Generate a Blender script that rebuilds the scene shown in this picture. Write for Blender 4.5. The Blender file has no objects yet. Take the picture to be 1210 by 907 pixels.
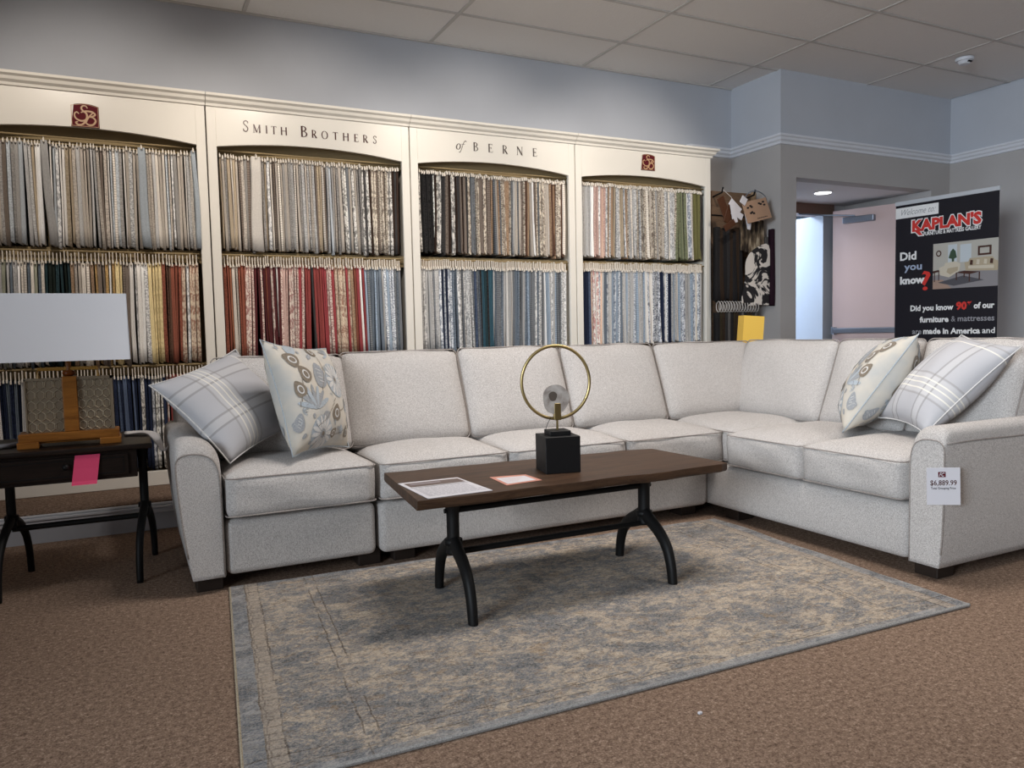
import bpy, bmesh, math, random
from mathutils import Vector, Matrix
C = bpy.context.scene.collection
sc = bpy.context.scene
rad = math.radians

# ------------------------------------------------------------------ camera
def cam_rot(yaw, pitch, roll):
    cy, sy, cp, sp = math.cos(yaw), math.sin(yaw), math.cos(pitch), math.sin(pitch)
    fwd = Vector((sy*cp, cy*cp, sp)); right = Vector((cy, -sy, 0)); up = right.cross(fwd)
    c, s = math.cos(roll), math.sin(roll)
    r = c*right + s*up; u = -s*right + c*up
    return Matrix((r, u, -fwd)).transposed()
cam_d = bpy.data.cameras.new('camera'); cam = bpy.data.objects.new('camera', cam_d); C.objects.link(cam)
cam_d.sensor_width = 36; cam_d.lens = 913/1210*36; cam_d.clip_start = .05; cam_d.clip_end = 100
cam.matrix_world = Matrix.Translation((0, 0, 1.0)) @ cam_rot(rad(26.48), rad(-3.81), rad(-1.22)).to_4x4()
sc.camera = cam

# ------------------------------------------------------------------ light
w = bpy.data.worlds.new('World'); sc.world = w; w.use_nodes = True
w.node_tree.nodes['Background'].inputs[0].default_value = (.86, .92, 1, 1)
w.node_tree.nodes['Background'].inputs[1].default_value = .15
sc.view_settings.view_transform = 'Standard'; sc.view_settings.look = 'None'
sc.view_settings.gamma = 1; sc.view_settings.exposure = -0.30
def aim(o, loc, tgt):
    o.location = loc; o.rotation_euler = (Vector(tgt)-Vector(loc)).to_track_quat('-Z', 'Y').to_euler()
def area(name, loc, tgt, sx, sy, power, col, spread=180):
    d = bpy.data.lights.new(name, 'AREA'); d.shape = 'RECTANGLE'; d.size = sx; d.size_y = sy
    d.energy = power; d.color = col; d.spread = rad(spread)
    o = bpy.data.objects.new(name, d); C.objects.link(o); aim(o, loc, tgt); return o
def spot(name, loc, tgt, power, col, ang, blend=.6, size=.05):
    d = bpy.data.lights.new(name, 'SPOT'); d.energy = power; d.color = col
    d.spot_size = rad(ang); d.spot_blend = blend; d.shadow_soft_size = size
    o = bpy.data.objects.new(name, d); C.objects.link(o); aim(o, loc, tgt); return o
area('window_light', (-4.2, -1.0, 2.0), (4.6, 2.5, 1.4), 2.0, 1.8, 90, (.80, .90, 1), 66)
area('ceiling_panel_light', (3.8, .6, 3.0), (3.8, .9, 0), 1.2, 1.2, 36, (1, .95, .90))
area('ceiling_panel_light', (2.2, 2.55, 3.04), (2.2, 2.55, 0), 1.6, .6, 46, (1, .94, .89), 140)
for i, (sx, tx) in enumerate(((-.3, -.1), (1.0, 1.1), (2.2, 2.35), (3.5, 3.6))):
    spot('track_spot_light', (sx, 3.35, 2.98), (tx, 5.0, 1.95), 96, (1, .90, .79), 72, .8, .06)
for i, (sx, sy, tx, ty, pw) in enumerate(((1.2, 2.55, 1.15, 3.75, 84), (2.1, 2.8, 2.1, 3.8, 10))):
    spot('track_spot_light', (sx, sy, 2.98), (tx, ty, .5), pw, (1, .95, .91), 70, .9, .12)

# ------------------------------------------------------------------ helpers
def link(o, parent=None):
    C.objects.link(o)
    if parent: o.parent = parent
    return o
def mesh_from(bm, name, mat=None, smooth=False):
    me = bpy.data.meshes.new(name); bm.to_mesh(me); bm.free()
    if mat: me.materials.append(mat)
    if smooth:
        for p in me.polygons: p.use_smooth = True
    return me
def obj(name, bm, mat, parent=None, smooth=False, label=None):
    me = mesh_from(bm, name, mat, smooth) if isinstance(bm, bmesh.types.BMesh) else bm
    o = link(bpy.data.objects.new(name, me), parent)
    if label: o['label'] = label
    return o
def tag(o, label, cat, group=None):
    o['label'] = label; o['category'] = cat
    if group: o['group'] = group
    return o
def thing(name, label, cat, loc=(0, 0, 0), group=None):
    o = bpy.data.objects.new(name, None); o.empty_display_size = .1; o.location = loc
    C.objects.link(o); return tag(o, label, cat, group)
def rel(o):   # keep world geometry when the parent Empty is not at the origin
    o.matrix_parent_inverse = Matrix.Translation(-o.parent.location); return o
def struct(o): o['kind'] = 'structure'; return o
def bx(bm, x0, x1, y0, y1, z0, z1, bev=0, seg=2, M=None):
    r = bmesh.ops.create_cube(bm, size=1)
    vs = r['verts']
    for v in vs:
        v.co = Vector(((x0+x1)/2+v.co.x*(x1-x0), (y0+y1)/2+v.co.y*(y1-y0), (z0+z1)/2+v.co.z*(z1-z0)))
    if bev:
        es = list({e for v in vs for e in v.link_edges})
        rr = bmesh.ops.bevel(bm, geom=es, offset=bev, segments=seg, affect='EDGES', profile=.5)
        vs = list({v for v in rr['verts']} | {v for v in vs if v.is_valid})
    if M:
        for v in vs: v.co = M @ v.co
    return vs
def box(*a, **k):
    bm = bmesh.new(); bx(bm, *a, **k); return bm
def poly(bm, pts, depth=None, M=None):
    """flat polygon; with depth (Vector) extruded into a solid"""
    vs = [bm.verts.new(Vector(p)) for p in pts]
    f = bm.faces.new(vs)
    if depth is not None:
        r = bmesh.ops.extrude_face_region(bm, geom=[f])
        nv = [g for g in r['geom'] if isinstance(g, bmesh.types.BMVert)]
        for v in nv: v.co += Vector(depth)
        vs += nv
        bmesh.ops.recalc_face_normals(bm, faces=bm.faces)
    if M:
        for v in vs: v.co = M @ v.co
    return vs
def spline(pts, n=6, closed=False):
    P = [Vector(p) for p in pts]; out = []
    m = len(P); R = range(m if closed else m-1)
    for i in R:
        p0 = P[(i-1) % m] if closed or i > 0 else P[0]*2-P[1]
        p1 = P[i]; p2 = P[(i+1) % m]
        p3 = P[(i+2) % m] if closed or i < m-2 else P[-1]*2-P[-2]
        for k in range(n):
            t = k/n
            out.append(.5*((2*p1)+(p2-p0)*t+(2*p0-5*p1+4*p2-p3)*t*t+(3*p1-p0-3*p2+p3)*t**3))
    if not closed: out.append(P[-1].copy())
    return out
def tube(bm, pts, r, seg=8, closed=False, flat=1.0, up=None):
    """swept tube; r scalar or list; flat squashes it along 'up'"""
    P = [Vector(p) for p in pts]; n = len(P); rings = []
    prev = None
    for i, p in enumerate(P):
        a = P[(i-1) % n] if closed or i > 0 else P[i]; b = P[(i+1) % n] if closed or i < n-1 else P[i]
        t = (b-a).normalized()
        if up is not None: nrm = (Vector(up)-t*Vector(up).dot(t))
        elif prev is not None: nrm = prev-t*prev.dot(t)
        else: nrm = t.orthogonal()
        if nrm.length < 1e-5: nrm = t.orthogonal()
        nrm.normalize(); prev = nrm; bi = t.cross(nrm)
        rr = r[i] if isinstance(r, (list, tuple)) else r
        rings.append([bm.verts.new(p+(nrm*math.cos(2*math.pi*k/seg)*flat+bi*math.sin(2*math.pi*k/seg))*rr) for k in range(seg)])
    m = n if closed else n-1
    for i in range(m):
        A, B = rings[i], rings[(i+1) % n]
        for k in range(seg): bm.faces.new((A[k], A[(k+1) % seg], B[(k+1) % seg], B[k]))
    if not closed:
        bm.faces.new(rings[0][::-1]); bm.faces.new(rings[-1])
    return bm
def tb(*a, **k):
    bm = bmesh.new(); tube(bm, *a, **k); return bm
def cyl(bm, c, r, h, seg=24, r2=None):
    c = Vector(c); r2 = r if r2 is None else r2
    A = [bm.verts.new(c+Vector((r*math.cos(2*math.pi*k/seg), r*math.sin(2*math.pi*k/seg), 0))) for k in range(seg)]
    B = [bm.verts.new(c+Vector((r2*math.cos(2*math.pi*k/seg), r2*math.sin(2*math.pi*k/seg), h))) for k in range(seg)]
    bm.faces.new(A[::-1]); bm.faces.new(B)
    for k in range(seg): bm.faces.new((A[k], A[(k+1) % seg], B[(k+1) % seg], B[k]))

# ------------------------------------------------------------------ materials
def hexc(h):
    h = h.lstrip('#'); v = [int(h[i:i+2], 16)/255 for i in (0, 2, 4)]
    return tuple((x/12.92 if x <= .04045 else ((x+.055)/1.055)**2.4) for x in v)+(1,)
class NT:
    def __init__(s, name, rough=.8, spec=.3, metal=0):
        s.m = bpy.data.materials.new(name); s.m.use_nodes = True; s.t = s.m.node_tree
        s.b = s.t.nodes['Principled BSDF']; s.b.inputs['Roughness'].default_value = rough
        s.b.inputs['Specular IOR Level'].default_value = spec; s.b.inputs['Metallic'].default_value = metal
        s._tc = None
    def n(s, typ, **k):
        nd = s.t.nodes.new(typ)
        for a, v in k.items(): setattr(nd, a, v)
        return nd
    def l(s, a, b): s.t.links.new(a, b)
    def tc(s, out='Object'):
        if s._tc is None: s._tc = s.n('ShaderNodeTexCoord')
        return s._tc.outputs[out]
    def inp(s, node, key, v):
        if hasattr(v, 'is_linked') or hasattr(v, 'links'): s.l(v, node.inputs[key])
        else: node.inputs[key].default_value = v
    def map(s, vec, scale=(1, 1, 1), rot=(0, 0, 0), loc=(0, 0, 0)):
        n = s.n('ShaderNodeMapping'); s.l(vec, n.inputs[0]); n.inputs['Scale'].default_value = scale
        n.inputs['Rotation'].default_value = rot; n.inputs['Location'].default_value = loc; return n.outputs[0]
    def noise(s, vec, scale, detail=2, rough=.5, dist=0, out='Fac'):
        n = s.n('ShaderNodeTexNoise'); s.l(vec, n.inputs['Vector']); n.inputs['Scale'].default_value = scale
        n.inputs['Detail'].default_value = detail; n.inputs['Roughness'].default_value = rough
        n.inputs['Distortion'].default_value = dist; return n.outputs[out]
    def vor(s, vec, scale, feat='F1', out='Distance', rnd=1):
        n = s.n('ShaderNodeTexVoronoi', feature=feat); s.l(vec, n.inputs['Vector']); n.inputs['Scale'].default_value = scale
        n.inputs['Randomness'].default_value = rnd; return n.outputs[out]
    def ramp(s, fac, stops, interp='LINEAR'):
        n = s.n('ShaderNodeValToRGB'); s.l(fac, n.inputs[0]); r = n.color_ramp; r.interpolation = interp
        while len(r.elements) < len(stops): r.elements.new(.5)
        for e, (p, c) in zip(r.elements, stops): e.position = p; e.color = c if isinstance(c, tuple) else hexc(c)
        return n.outputs[0]
    def mix(s, f, a, b, mode='MIX'):
        n = s.n('ShaderNodeMix', data_type='RGBA', blend_type=mode)
        s.inp(n, 0, f); s.inp(n, 6, a); s.inp(n, 7, b); return n.outputs[2]
    def math(s, op, a, b=0, c=0):
        n = s.n('ShaderNodeMath', operation=op); s.inp(n, 0, a); s.inp(n, 1, b); s.inp(n, 2, c); return n.outputs[0]
    def sep(s, v):
        n = s.n('ShaderNodeSeparateXYZ'); s.l(v, n.inputs[0]); return n.outputs
    def col(s, c): s.inp(s.b, 'Base Color', hexc(c) if isinstance(c, str) else c); return s
    def bump(s, h, st=.3, dist=.002):
        n = s.n('ShaderNodeBump'); n.inputs['Strength'].default_value = st; n.inputs['Distance'].default_value = dist
        s.l(h, n.inputs['Height']); s.l(n.outputs[0], s.b.inputs['Normal']); return s
def flat(name, c, rough=.7, spec=.3, metal=0):
    return NT(name, rough, spec, metal).col(c).m
WHT = (1, 1, 1, 1); BLK = (0, 0, 0, 1)
def bw(N, v, a, b): return N.ramp(v, [(a, BLK), (b, WHT)])

def m_paint(name, c, rough=.75):
    N = NT(name, rough, .25); v = N.tc()
    n = N.noise(v, 3, 3); N.col(N.mix(N.math('MULTIPLY', n, .10), hexc(c), (.02, .02, .02, 1)))
    N.bump(N.noise(v, 260, 2), .12, .001); return N.m
def m_fabric(name, a, b, scale=420, bstr=.5):
    N = NT(name, 1, .04); v = N.tc()
    n1 = N.noise(N.map(v, (1, 1, 3)), scale*.45, 3, .85); n2 = N.noise(N.map(v, (3, 3, 1)), scale*.42, 3, .85)
    h = N.math('ADD', N.math('MULTIPLY', n1, .5), N.math('MULTIPLY', n2, .5))
    c = N.ramp(h, [(.43, b), (.54, a)])
    big = N.noise(v, 5, 3); c = N.mix(N.math('MULTIPLY', bw(N, big, .35, .75), .10), c, hexc(b))
    N.b.inputs['Sheen Weight'].default_value = .15
    N.col(c); N.bump(h, bstr, .006); return N.m
def m_carpet():
    N = NT('brown_tweed_carpet', 1, .05); v = N.tc()
    a = N.noise(v, 170, 3, .8); b = N.noise(v, 62, 2, .6); big = N.noise(v, 1.3, 3)
    h = N.math('ADD', N.math('MULTIPLY', a, .65), N.math('MULTIPLY', b, .35))
    c = N.ramp(h, [(.33, '#4a3a30'), (.48, '#7f6a5b'), (.56, '#988170'), (.70, '#c4b09d')])
    c = N.mix(N.math('MULTIPLY', bw(N, big, .4, .7), .12), c, hexc('#5c483c'))
    N.col(c); N.bump(h, .8, .006); return N.m
def m_wood(name, a, b, axis=0, rough=.4, sc_=1):
    N = NT(name, rough, .2); s = [9, 9, 9]; s[axis] = .8
    v = N.map(N.tc(), tuple(x*sc_ for x in s)); n = N.noise(v, 4, 5, .6, 1.2)
    k = N.noise(N.map(N.tc(), tuple(x*sc_*4 for x in s)), 10, 2)
    c = N.ramp(N.math('ADD', N.math('MULTIPLY', n, .8), N.math('MULTIPLY', k, .2)), [(.3, a), (.7, b)])
    N.col(c); N.bump(n, .12, .002); return N.m
def m_ceil():
    N = NT('mineral_fibre_tile', .95, .1); v = N.tc()
    p = N.noise(v, 90, 3, .7); q = N.vor(N.map(v, (1, .5, 1)), 45)
    c = N.mix(N.math('MULTIPLY', bw(N, p, .62, .72), .25), hexc('#ece9e6'), hexc('#bfbab5'))
    N.col(c); N.bump(N.math('ADD', p, N.math('MULTIPLY', q, .4)), .35, .004); return N.m
def m_sample(kind):
    N = NT('sample_fabric_'+kind, .95, .08); at = N.n('ShaderNodeAttribute'); at.attribute_name = 'Col'
    a2 = N.n('ShaderNodeAttribute'); a2.attribute_name = 'Col2'; A, B = at.outputs['Color'], a2.outputs['Color']
    v = N.tc(); n = N.noise(v, 190, 3, .8)
    if kind == 'plain': c = N.mix(N.math('MULTIPLY', bw(N, n, .4, .6), .55), A, B)
    elif kind == 'print': c = N.mix(bw(N, N.noise(N.map(v, (1, 1, .7)), 42, 4, .7, 1.2), .44, .56), A, B); c = N.mix(.22, c, A)
    elif kind == 'weave': c = N.mix(N.math('MULTIPLY', bw(N, N.noise(N.map(v, (.6, .6, 1.6)), 110, 2, .7), .44, .56), .8), A, B)
    else:
        w_ = N.n('ShaderNodeTexWave', bands_direction='Z'); N.l(v, w_.inputs[0]); w_.inputs['Scale'].default_value = 22; w_.inputs['Distortion'].default_value = 1
        c = N.mix(N.math('MULTIPLY', bw(N, w_.outputs['Fac'], .4, .65), .7), A, B)
    N.col(c); N.bump(n, .3, .002); return N.m
def m_rug():
    N = NT('distressed_rug_pile', 1, .05); uv = N.tc('UV'); s = N.sep(uv); u, v = s[0], s[1]
    W_, H_ = 2.40, 1.48
    # distance to the nearest edge
    du = N.math('MINIMUM', u, N.math('SUBTRACT', W_, u)); dv = N.math('MINIMUM', v, N.math('SUBTRACT', H_, v))
    d = N.math('MINIMUM', du, dv)
    wob = N.math('MULTIPLY', N.math('SUBTRACT', N.noise(uv, 14, 3), .5), .02); dd = N.math('ADD', d, wob)
    st = N.map(uv, (1, 1.3, 1))
    n1 = N.noise(st, 4.0, 6, .7, 1.0); n2 = N.noise(st, 9, 8, .78, 1.2); n3 = N.noise(N.map(uv, (1, 1.4, 1), loc=(4, 2, 0)), 15, 6, .8, 1.4)
    n4 = N.noise(N.map(uv, (1, 1.5, 1), loc=(1, 7, 0)), 34, 4, .8, 1)
    h = N.math('ADD', N.math('MULTIPLY', n1, .30), N.math('ADD', N.math('MULTIPLY', n2, .36), N.math('MULTIPLY', n4, .34)))
    base = N.ramp(h, [(.42, '#4f5256'), (.465, '#707173'), (.50, '#8e8780'), (.53, '#ab9c8a'), (.58, '#bbad9b')])
    base = N.mix(N.math('MULTIPLY', bw(N, n3, .55, .585), .62), base, hexc('#6e5c4c'))
    n5 = N.noise(N.map(uv, (1, 1.4, 1), loc=(14, 5, 0)), 12, 6, .8, 1.2)
    base = N.mix(N.math('MULTIPLY', bw(N, n5, .53, .565), .62), base, hexc('#656a72'))
    wv = N.mix(.10, uv, N.noise(uv, 9, 4, .7, out='Color'))
    ve = N.vor(N.map(wv, (1, 1.7, 1)), 15, 'DISTANCE_TO_EDGE')
    base = N.mix(N.math('MULTIPLY', N.math('MULTIPLY', N.ramp(ve, [(.0, WHT), (.03, BLK)]), bw(N, n2, .46, .56)), .7), base, hexc('#453a33'))
    och = bw(N, N.noise(N.map(uv, (1, 1.6, 1), loc=(9, 1, 0)), 6, 5, .75), .60, .66)
    base = N.mix(N.math('MULTIPLY', och, .5), base, hexc('#8f7452'))
    def band(q, a, b): return N.math('MULTIPLY', N.math('GREATER_THAN', q, a), N.math('LESS_THAN', q, b))
    du2 = N.math('ADD', du, wob); dv2 = N.math('ADD', dv, wob)
    outer = N.math('MAXIMUM', N.math('LESS_THAN', du2, .052), N.math('LESS_THAN', dv2, .030))
    base = N.mix(N.math('MULTIPLY', outer, .75), base, N.ramp(n2, [(.42, '#565b63'), (.52, '#777c82'), (.62, '#93969a')]))
    cir = N.vor(uv, 26, 'DISTANCE_TO_EDGE', rnd=.3)
    beige = N.mix(N.math('MULTIPLY', N.ramp(cir, [(.03, WHT), (.08, BLK)]), .7), N.ramp(n3, [(.4, '#8d8175'), (.6, '#b3a595')]), hexc('#5a4c42'))
    base = N.mix(N.math('MULTIPLY', band(du2, .052, .100), .7), base, beige)
    fade = bw(N, N.noise(uv, 7, 3), .40, .52)
    for sc_, ox, th in ((11, 0, .012), (19, 5, .016)):
        k = N.math('ABSOLUTE', N.math('SUBTRACT', N.noise(N.map(uv, (1, 1.5, 1), loc=(ox, ox, 0)), sc_, 4, .65, 1.5), .5))
        msk = N.math('MULTIPLY', N.ramp(k, [(0, WHT), (th, BLK)]), bw(N, N.noise(N.map(uv, loc=(ox+3, 2, 0)), 9, 3, .6), .47, .60))
        base = N.mix(N.math('MULTIPLY', msk, .75), base, hexc('#3e352f'))
    for q, a in ((du2, .052), (du2, .100), (du2, .285), (du2, .32), (dv2, .05), (dv2, .10)):
        base = N.mix(N.math('MULTIPLY', N.math('MULTIPLY', band(q, a, a+.005), fade), .75), base, hexc('#453930'))
    sp = N.noise(uv, 130, 3, .8); base = N.mix(N.math('MULTIPLY', bw(N, sp, .42, .62), .25), base, hexc('#d8cdbf'))
    sp2 = N.noise(uv, 85, 3, .85); base = N.mix(N.math('MULTIPLY', bw(N, sp2, .54, .64), .38), base, hexc('#45413f'))
    N.col(base); N.bump(sp2, .5, .004); return N.m
def m_plaid():
    N = NT('pale_plaid_cotton', .95, .15); uv = N.tc('UV'); s = N.sep(uv); c = hexc('#bab9bc')
    def lines(ax, cs, wd):
        r = None
        for q in cs:
            k = N.math('LESS_THAN', N.math('ABSOLUTE', N.math('SUBTRACT', s[ax], q)), wd); r = k if r is None else N.math('MAXIMUM', r, k)
        return r
    out = N.mix(N.math('MULTIPLY', lines(1, (.34,), .085), .28), c, hexc('#d6d3d0'))
    out = N.mix(N.math('MULTIPLY', lines(0, (.30, .395, .70, .80), .010), .55), out, hexc('#8a8683'))
    out = N.mix(N.math('MULTIPLY', lines(0, (.345, .75), .035), .22), out, hexc('#d9d6d2'))
    out = N.mix(N.math('MULTIPLY', lines(1, (.24, .44, .90), .008), .5), out, hexc('#95908c'))
    out = N.mix(N.math('MULTIPLY', lines(1, (.29, .34, .385, .84), .006), .8), out, hexc('#ece7da'))
    n = N.noise(N.map(uv, (1, 1, 1)), 170, 2); out = N.mix(N.math('MULTIPLY', n, .18), out, hexc('#8f9298'))
    N.col(out); N.bump(n, .3, .002); return N.m
def m_pillow_ground():
    N = NT('cream_linen_print_ground', .95, .15); uv = N.tc('UV')
    c = N.mix(N.math('MULTIPLY', bw(N, N.noise(uv, 2.6, 3, .6), .42, .62), .55), hexc('#cdc5b8'), hexc('#a5acb1'))
    n = N.noise(uv, 160, 2); c = N.mix(N.math('MULTIPLY', n, .2), c, hexc('#9b958c')); N.col(c); N.bump(n, .3, .002); return N.m
M = {}
M['wall_up'] = m_paint('wall_paint_blue_grey', '#c0c4cc'); M['wall_low'] = m_paint('wall_paint_taupe', '#b5b1af')
M['white'] = m_paint('white_trim_paint', '#dfe2e9', .5); M['cream'] = m_paint('cream_lacquer', '#f1ece2', .28)
M['cream_dark'] = m_paint('cabinet_back_khaki', '#a08c68', .7)
M['carpet'] = m_carpet(); M['tile'] = m_ceil(); M['grid'] = flat('grid_bar_white', '#c9c5c1', .6)
M['sofa'] = m_fabric('oatmeal_heather_upholstery', '#d2cdc9', '#97918d'); M['piping'] = m_fabric('upholstery_piping', '#aaa29c', '#7d7570')
M['foot'] = flat('dark_stained_foot', '#2a211c', .5); M['rug'] = m_rug(); M['binding'] = m_fabric('rug_binding', '#a3a19e', '#7b7977', 300)
M['rugbind2'] = m_fabric('rug_side_binding', '#b3a48c', '#85775f', 300)
M['walnut'] = m_wood('walnut_slab', '#2b1e16', '#57402f', 0, .48); M['walnut_edge'] = m_wood('walnut_live_edge', '#24140c', '#4c2b17', 0, .5)
M['iron'] = NT('black_cast_iron', .55, .25).col('#0d0c0c').m; M['espresso'] = m_wood('espresso_wood', '#15100e', '#2b211c', 0, .35)
M['gold'] = flat('brushed_brass', '#ad996a', .38, .5, 1); M['black'] = flat('matte_black', '#100f10', .55)
M['plain'] = m_sample('plain'); M['print'] = m_sample('print'); M['weave'] = m_sample('weave'); M['stripe'] = m_sample('stripe')
M['hanger'] = flat('cream_hanger_plastic', '#f2e9dc', .5); M['maroon'] = flat('maroon_enamel', '#5a1820', .7, .15); M['tan'] = flat('antique_gold', '#c19a76', .4)
M['letter'] = flat('dark_red_lettering', '#4e2a28', .18, .8); M['letterg'] = flat('grey_brown_lettering', '#564a44', .18, .8)
M['plaid'] = m_plaid(); M['floral'] = m_pillow_ground()
M['f_brown'] = m_fabric('print_taupe', '#8c8071', '#70665a', 300); M['f_grey'] = m_fabric('print_grey', '#a3a4a6', '#8b8e91', 300)
M['f_white'] = m_fabric('print_white', '#d8d6d3', '#bdbbb9', 300); M['f_blue'] = m_fabric('print_blue', '#b3bac0', '#9aa3ab', 300)
M['shade'] = NT('white_lamp_shade', .8, .2).col('#ececf0').m
M['amber'] = m_wood('amber_wood', '#6b3f17', '#a0682c', 0, .4); M['pewter'] = flat('pewter_pattern', '#8d7f6b', .4, .5, .5); M['pewter_l'] = flat('pewter_edge', '#c4b8a2', .3, .5, .6)
M['pink'] = flat('pink_tag_card', '#d6466d', .6); M['paper'] = flat('white_paper', '#d3d0d4', .6); M['yellow'] = flat('yellow_card', '#e8bd55', .6)
M['red'] = flat('red_ink', '#d33a34', .6); M['ink'] = flat('black_ink', '#17161a', .6); M['inkw'] = flat('white_ink', '#eeeeee', .6)
M['inkg'] = flat('grey_ink', '#9a9aa0', .6); M['inkgb'] = flat('grey_blue_ink', '#a9b6cf', .6)
M['mauve'] = m_paint('mauve_door_paint', '#cdb5b1', .5); M['frame'] = m_paint('brown_door_frame', '#8a6f62', .5)
M['steel'] = flat('brushed_steel', '#8b93a0', .35, .5, .8); M['jamb'] = m_paint('pale_jamb', '#b9c0cb', .5)
M['corr'] = m_paint('pale_corridor_paint', '#dfe6ee', .8)

# ------------------------------------------------------------------ shell
HC = 3.06; YW = 5.27; XP = 4.81; YP = 4.70; XQ = 6.94; RX0, RX1, RZ, RY = 4.985, 6.68, 2.22, 5.66
bm = bmesh.new(); bx(bm, -6, XP, -5, YW+.2, -.1, 0); bx(bm, XP, 8.3, -5, 8.0, -.1, 0)
struct(obj('floor', bm, M['carpet']))
Z0, Z1 = 2.475, 2.548    # chair-rail style crown between the two paints
def wallpair(name, boxes_low, boxes_up):
    lo = bmesh.new(); [bx(lo, *b) for b in boxes_low]
    w_ = struct(obj(name, lo, M['wall_low']))
    up = bmesh.new(); [bx(up, *b) for b in boxes_up]
    obj('upper_paint_field', up, M['wall_up'], w_, label='pale blue-grey upper wall above the moulding'); return w_
wallpair('wall_back', [(-6, XP, YW, YW+.2, 0, 2.5)], [(-6, XP, YW, YW+.2, 2.5, HC+.1)])
wallpair('wall_column', [(XP, RX0, YP, YW+.2, 0, 2.5), (RX0, RX1, YP, YP+.14, RZ, 2.5), (RX1, XQ, YP, YW+.6, 0, 2.5)],
         [(XP, XQ, YP, YW+.2, 2.5, HC+.1)])
wallpair('wall_right', [(XQ, XQ+.2, -5, YP+1.2, 0, 2.5)], [(XQ, XQ+.2, -5, YP+1.2, 2.5, HC+.1)])
wallpair('wall_added_light_block', [(-1.75, -1.6, 2.5, YW, 0, 2.5)], [(-1.75, -1.6, 2.5, YW, 2.5, HC+.1)])  # unseen partition, added to block side light from the left floor and end table
# crown moulding run: profile steps swept along the wall line
prof = [(0, Z0-.004), (.012, Z0), (.016, Z0+.018), (.030, Z0+.030), (.034, Z0+.048), (.046, Z0+.058), (.048, Z1), (0, Z1+.004)]
def moulding(name, path, prof, side=1):
    bm = bmesh.new(); n = len(path); rings = []
    for i, p in enumerate(path):
        p = Vector((p[0], p[1], 0))
        d1 = (Vector((*path[i], 0))-Vector((*path[i-1], 0))).normalized() if i else None
        d2 = (Vector((*path[i+1], 0))-Vector((*path[i], 0))).normalized() if i < n-1 else None
        d1 = d1 or d2; d2 = d2 or d1
        n1 = Vector((d1.y, -d1.x, 0))*side; n2 = Vector((d2.y, -d2.x, 0))*side
        m = (n1+n2); m = m/(m.dot(n1)) if m.dot(n1) else n1
        rings.append([bm.verts.new(p+m*o+Vector((0, 0, z))) for o, z in prof])
    k = len(prof)
    for A, B in zip(rings, rings[1:]):
        for j in range(k): bm.faces.new((A[j], A[(j+1) % k], B[(j+1) % k], B[j]))
    bm.faces.new(rings[0][::-1]); bm.faces.new(rings[-1]); bmesh.ops.recalc_face_normals(bm, faces=bm.faces)
    return obj(name, bm, M['white'])
struct(moulding('trim_1', [(4.32, YW), (XP, YW), (XP, YP), (XQ, YP), (XQ, -3)], prof))
base_prof = [(0, 0), (.014, 0), (.014, .075), (.009, .088), (0, .092)]
struct(moulding('baseboard_right', [(RX1, YP), (XQ, YP), (XQ, -3)], base_prof))
struct(moulding('baseboard_column', [(4.5, YW), (XP, YW), (XP, YP), (RX0, YP)], base_prof))
# recess with door
rec = bmesh.new()
bx(rec, RX0-.1, RX1+.1, YP+.14, RY+.1, RZ, RZ+.1)
bx(rec, RX0-.1, RX0, YW+.2, RY+.1, 0, RZ); bx(rec, RX1, RX1+.1, YW+.6, RY+.1, 0, RZ)
bx(rec, 6.50, RX1, RY, RY+.12, 0, RZ); bx(rec, RX0, 5.42, RY, RY+.12, 0, RZ)
struct(obj('wall_recess', rec, m_paint('recess_paint', '#d8d5d6')))
d1 = struct(obj('door_1', box(5.42, 6.50, RY-.03, RY+.13, 2.115, RZ-.001), M['frame'], label=None))
fr = bmesh.new(); bx(fr, 5.42, 5.50, RY-.03, RY+.13, 0, 2.115, .004)
obj('door_frame', fr, M['frame'], d1)
obj('jamb', box(6.345, 6.50, RY-.028, RY+.45, 0, 2.115), M['jamb'], d1, label='pale painted jamb strip beside the opening')
# leaf swung into the recess
hx, hy = 6.40, 5.56; ex, ey = 6.632, 4.79
dv = Vector((ex-hx, ey-hy, 0)); L = dv.length; dv.normalize(); ang = math.atan2(dv.y, dv.x)
ML = Matrix.Translation((hx, hy, 0)) @ Matrix.Rotation(ang, 4, 'Z')    # local x along leaf, -y faces the camera side
leaf = obj('door_leaf', box(0, L, 0, .045, .01, 2.14, .003, M=ML), M['mauve'], d1)
pb = bmesh.new(); bx(pb, .03, L-.06, -.075, -.045, .92, .975, .008, M=ML); bx(pb, .02, .05, -.075, .0, .91, .985, .004, M=ML); bx(pb, L-.13, L-.02, -.085, 0, .90, .99, .006, M=ML)
obj('push_bar', pb, M['steel'], leaf, label='steel panic push bar')
cl = bmesh.new(); bx(cl, .12, .42, -.06, 0, 2.00, 2.06, .008, M=ML); obj('door_closer', cl, M['steel'], leaf, label='grey metal closer box')
obj('closer_arm', tb([ML @ Vector((.24, -.05, 2.065)), (6.22, 5.52, 2.09), (5.97, 5.6, 2.10)], .008, 6), M['steel'], leaf)
# bright corridor beyond the door
cor = bmesh.new(); bx(cor, 5.0, 5.1, RY+.12, 7.9, 0, 2.6); bx(cor, 5.0, 8.2, 7.8, 7.9, 0, 2.6); bx(cor, 8.1, 8.2, RY+.12, 7.9, 0, 2.6)
bx(cor, 5.0, 8.2, RY+.12, 7.9, 2.55, 2.65); bx(cor, RX1+.1, 8.2, RY+.12, RY+.2, 0, 2.6); bx(cor, 6.83, 7.0, 6.6, 7.8, 0, 2.6)
struct(obj('wall_corridor', cor, M['corr']))
area('corridor_daylight', (5.95, 6.7, 2.5), (5.95, 6.7, 0), .8, .8, 110, (.74, .86, 1))
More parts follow.
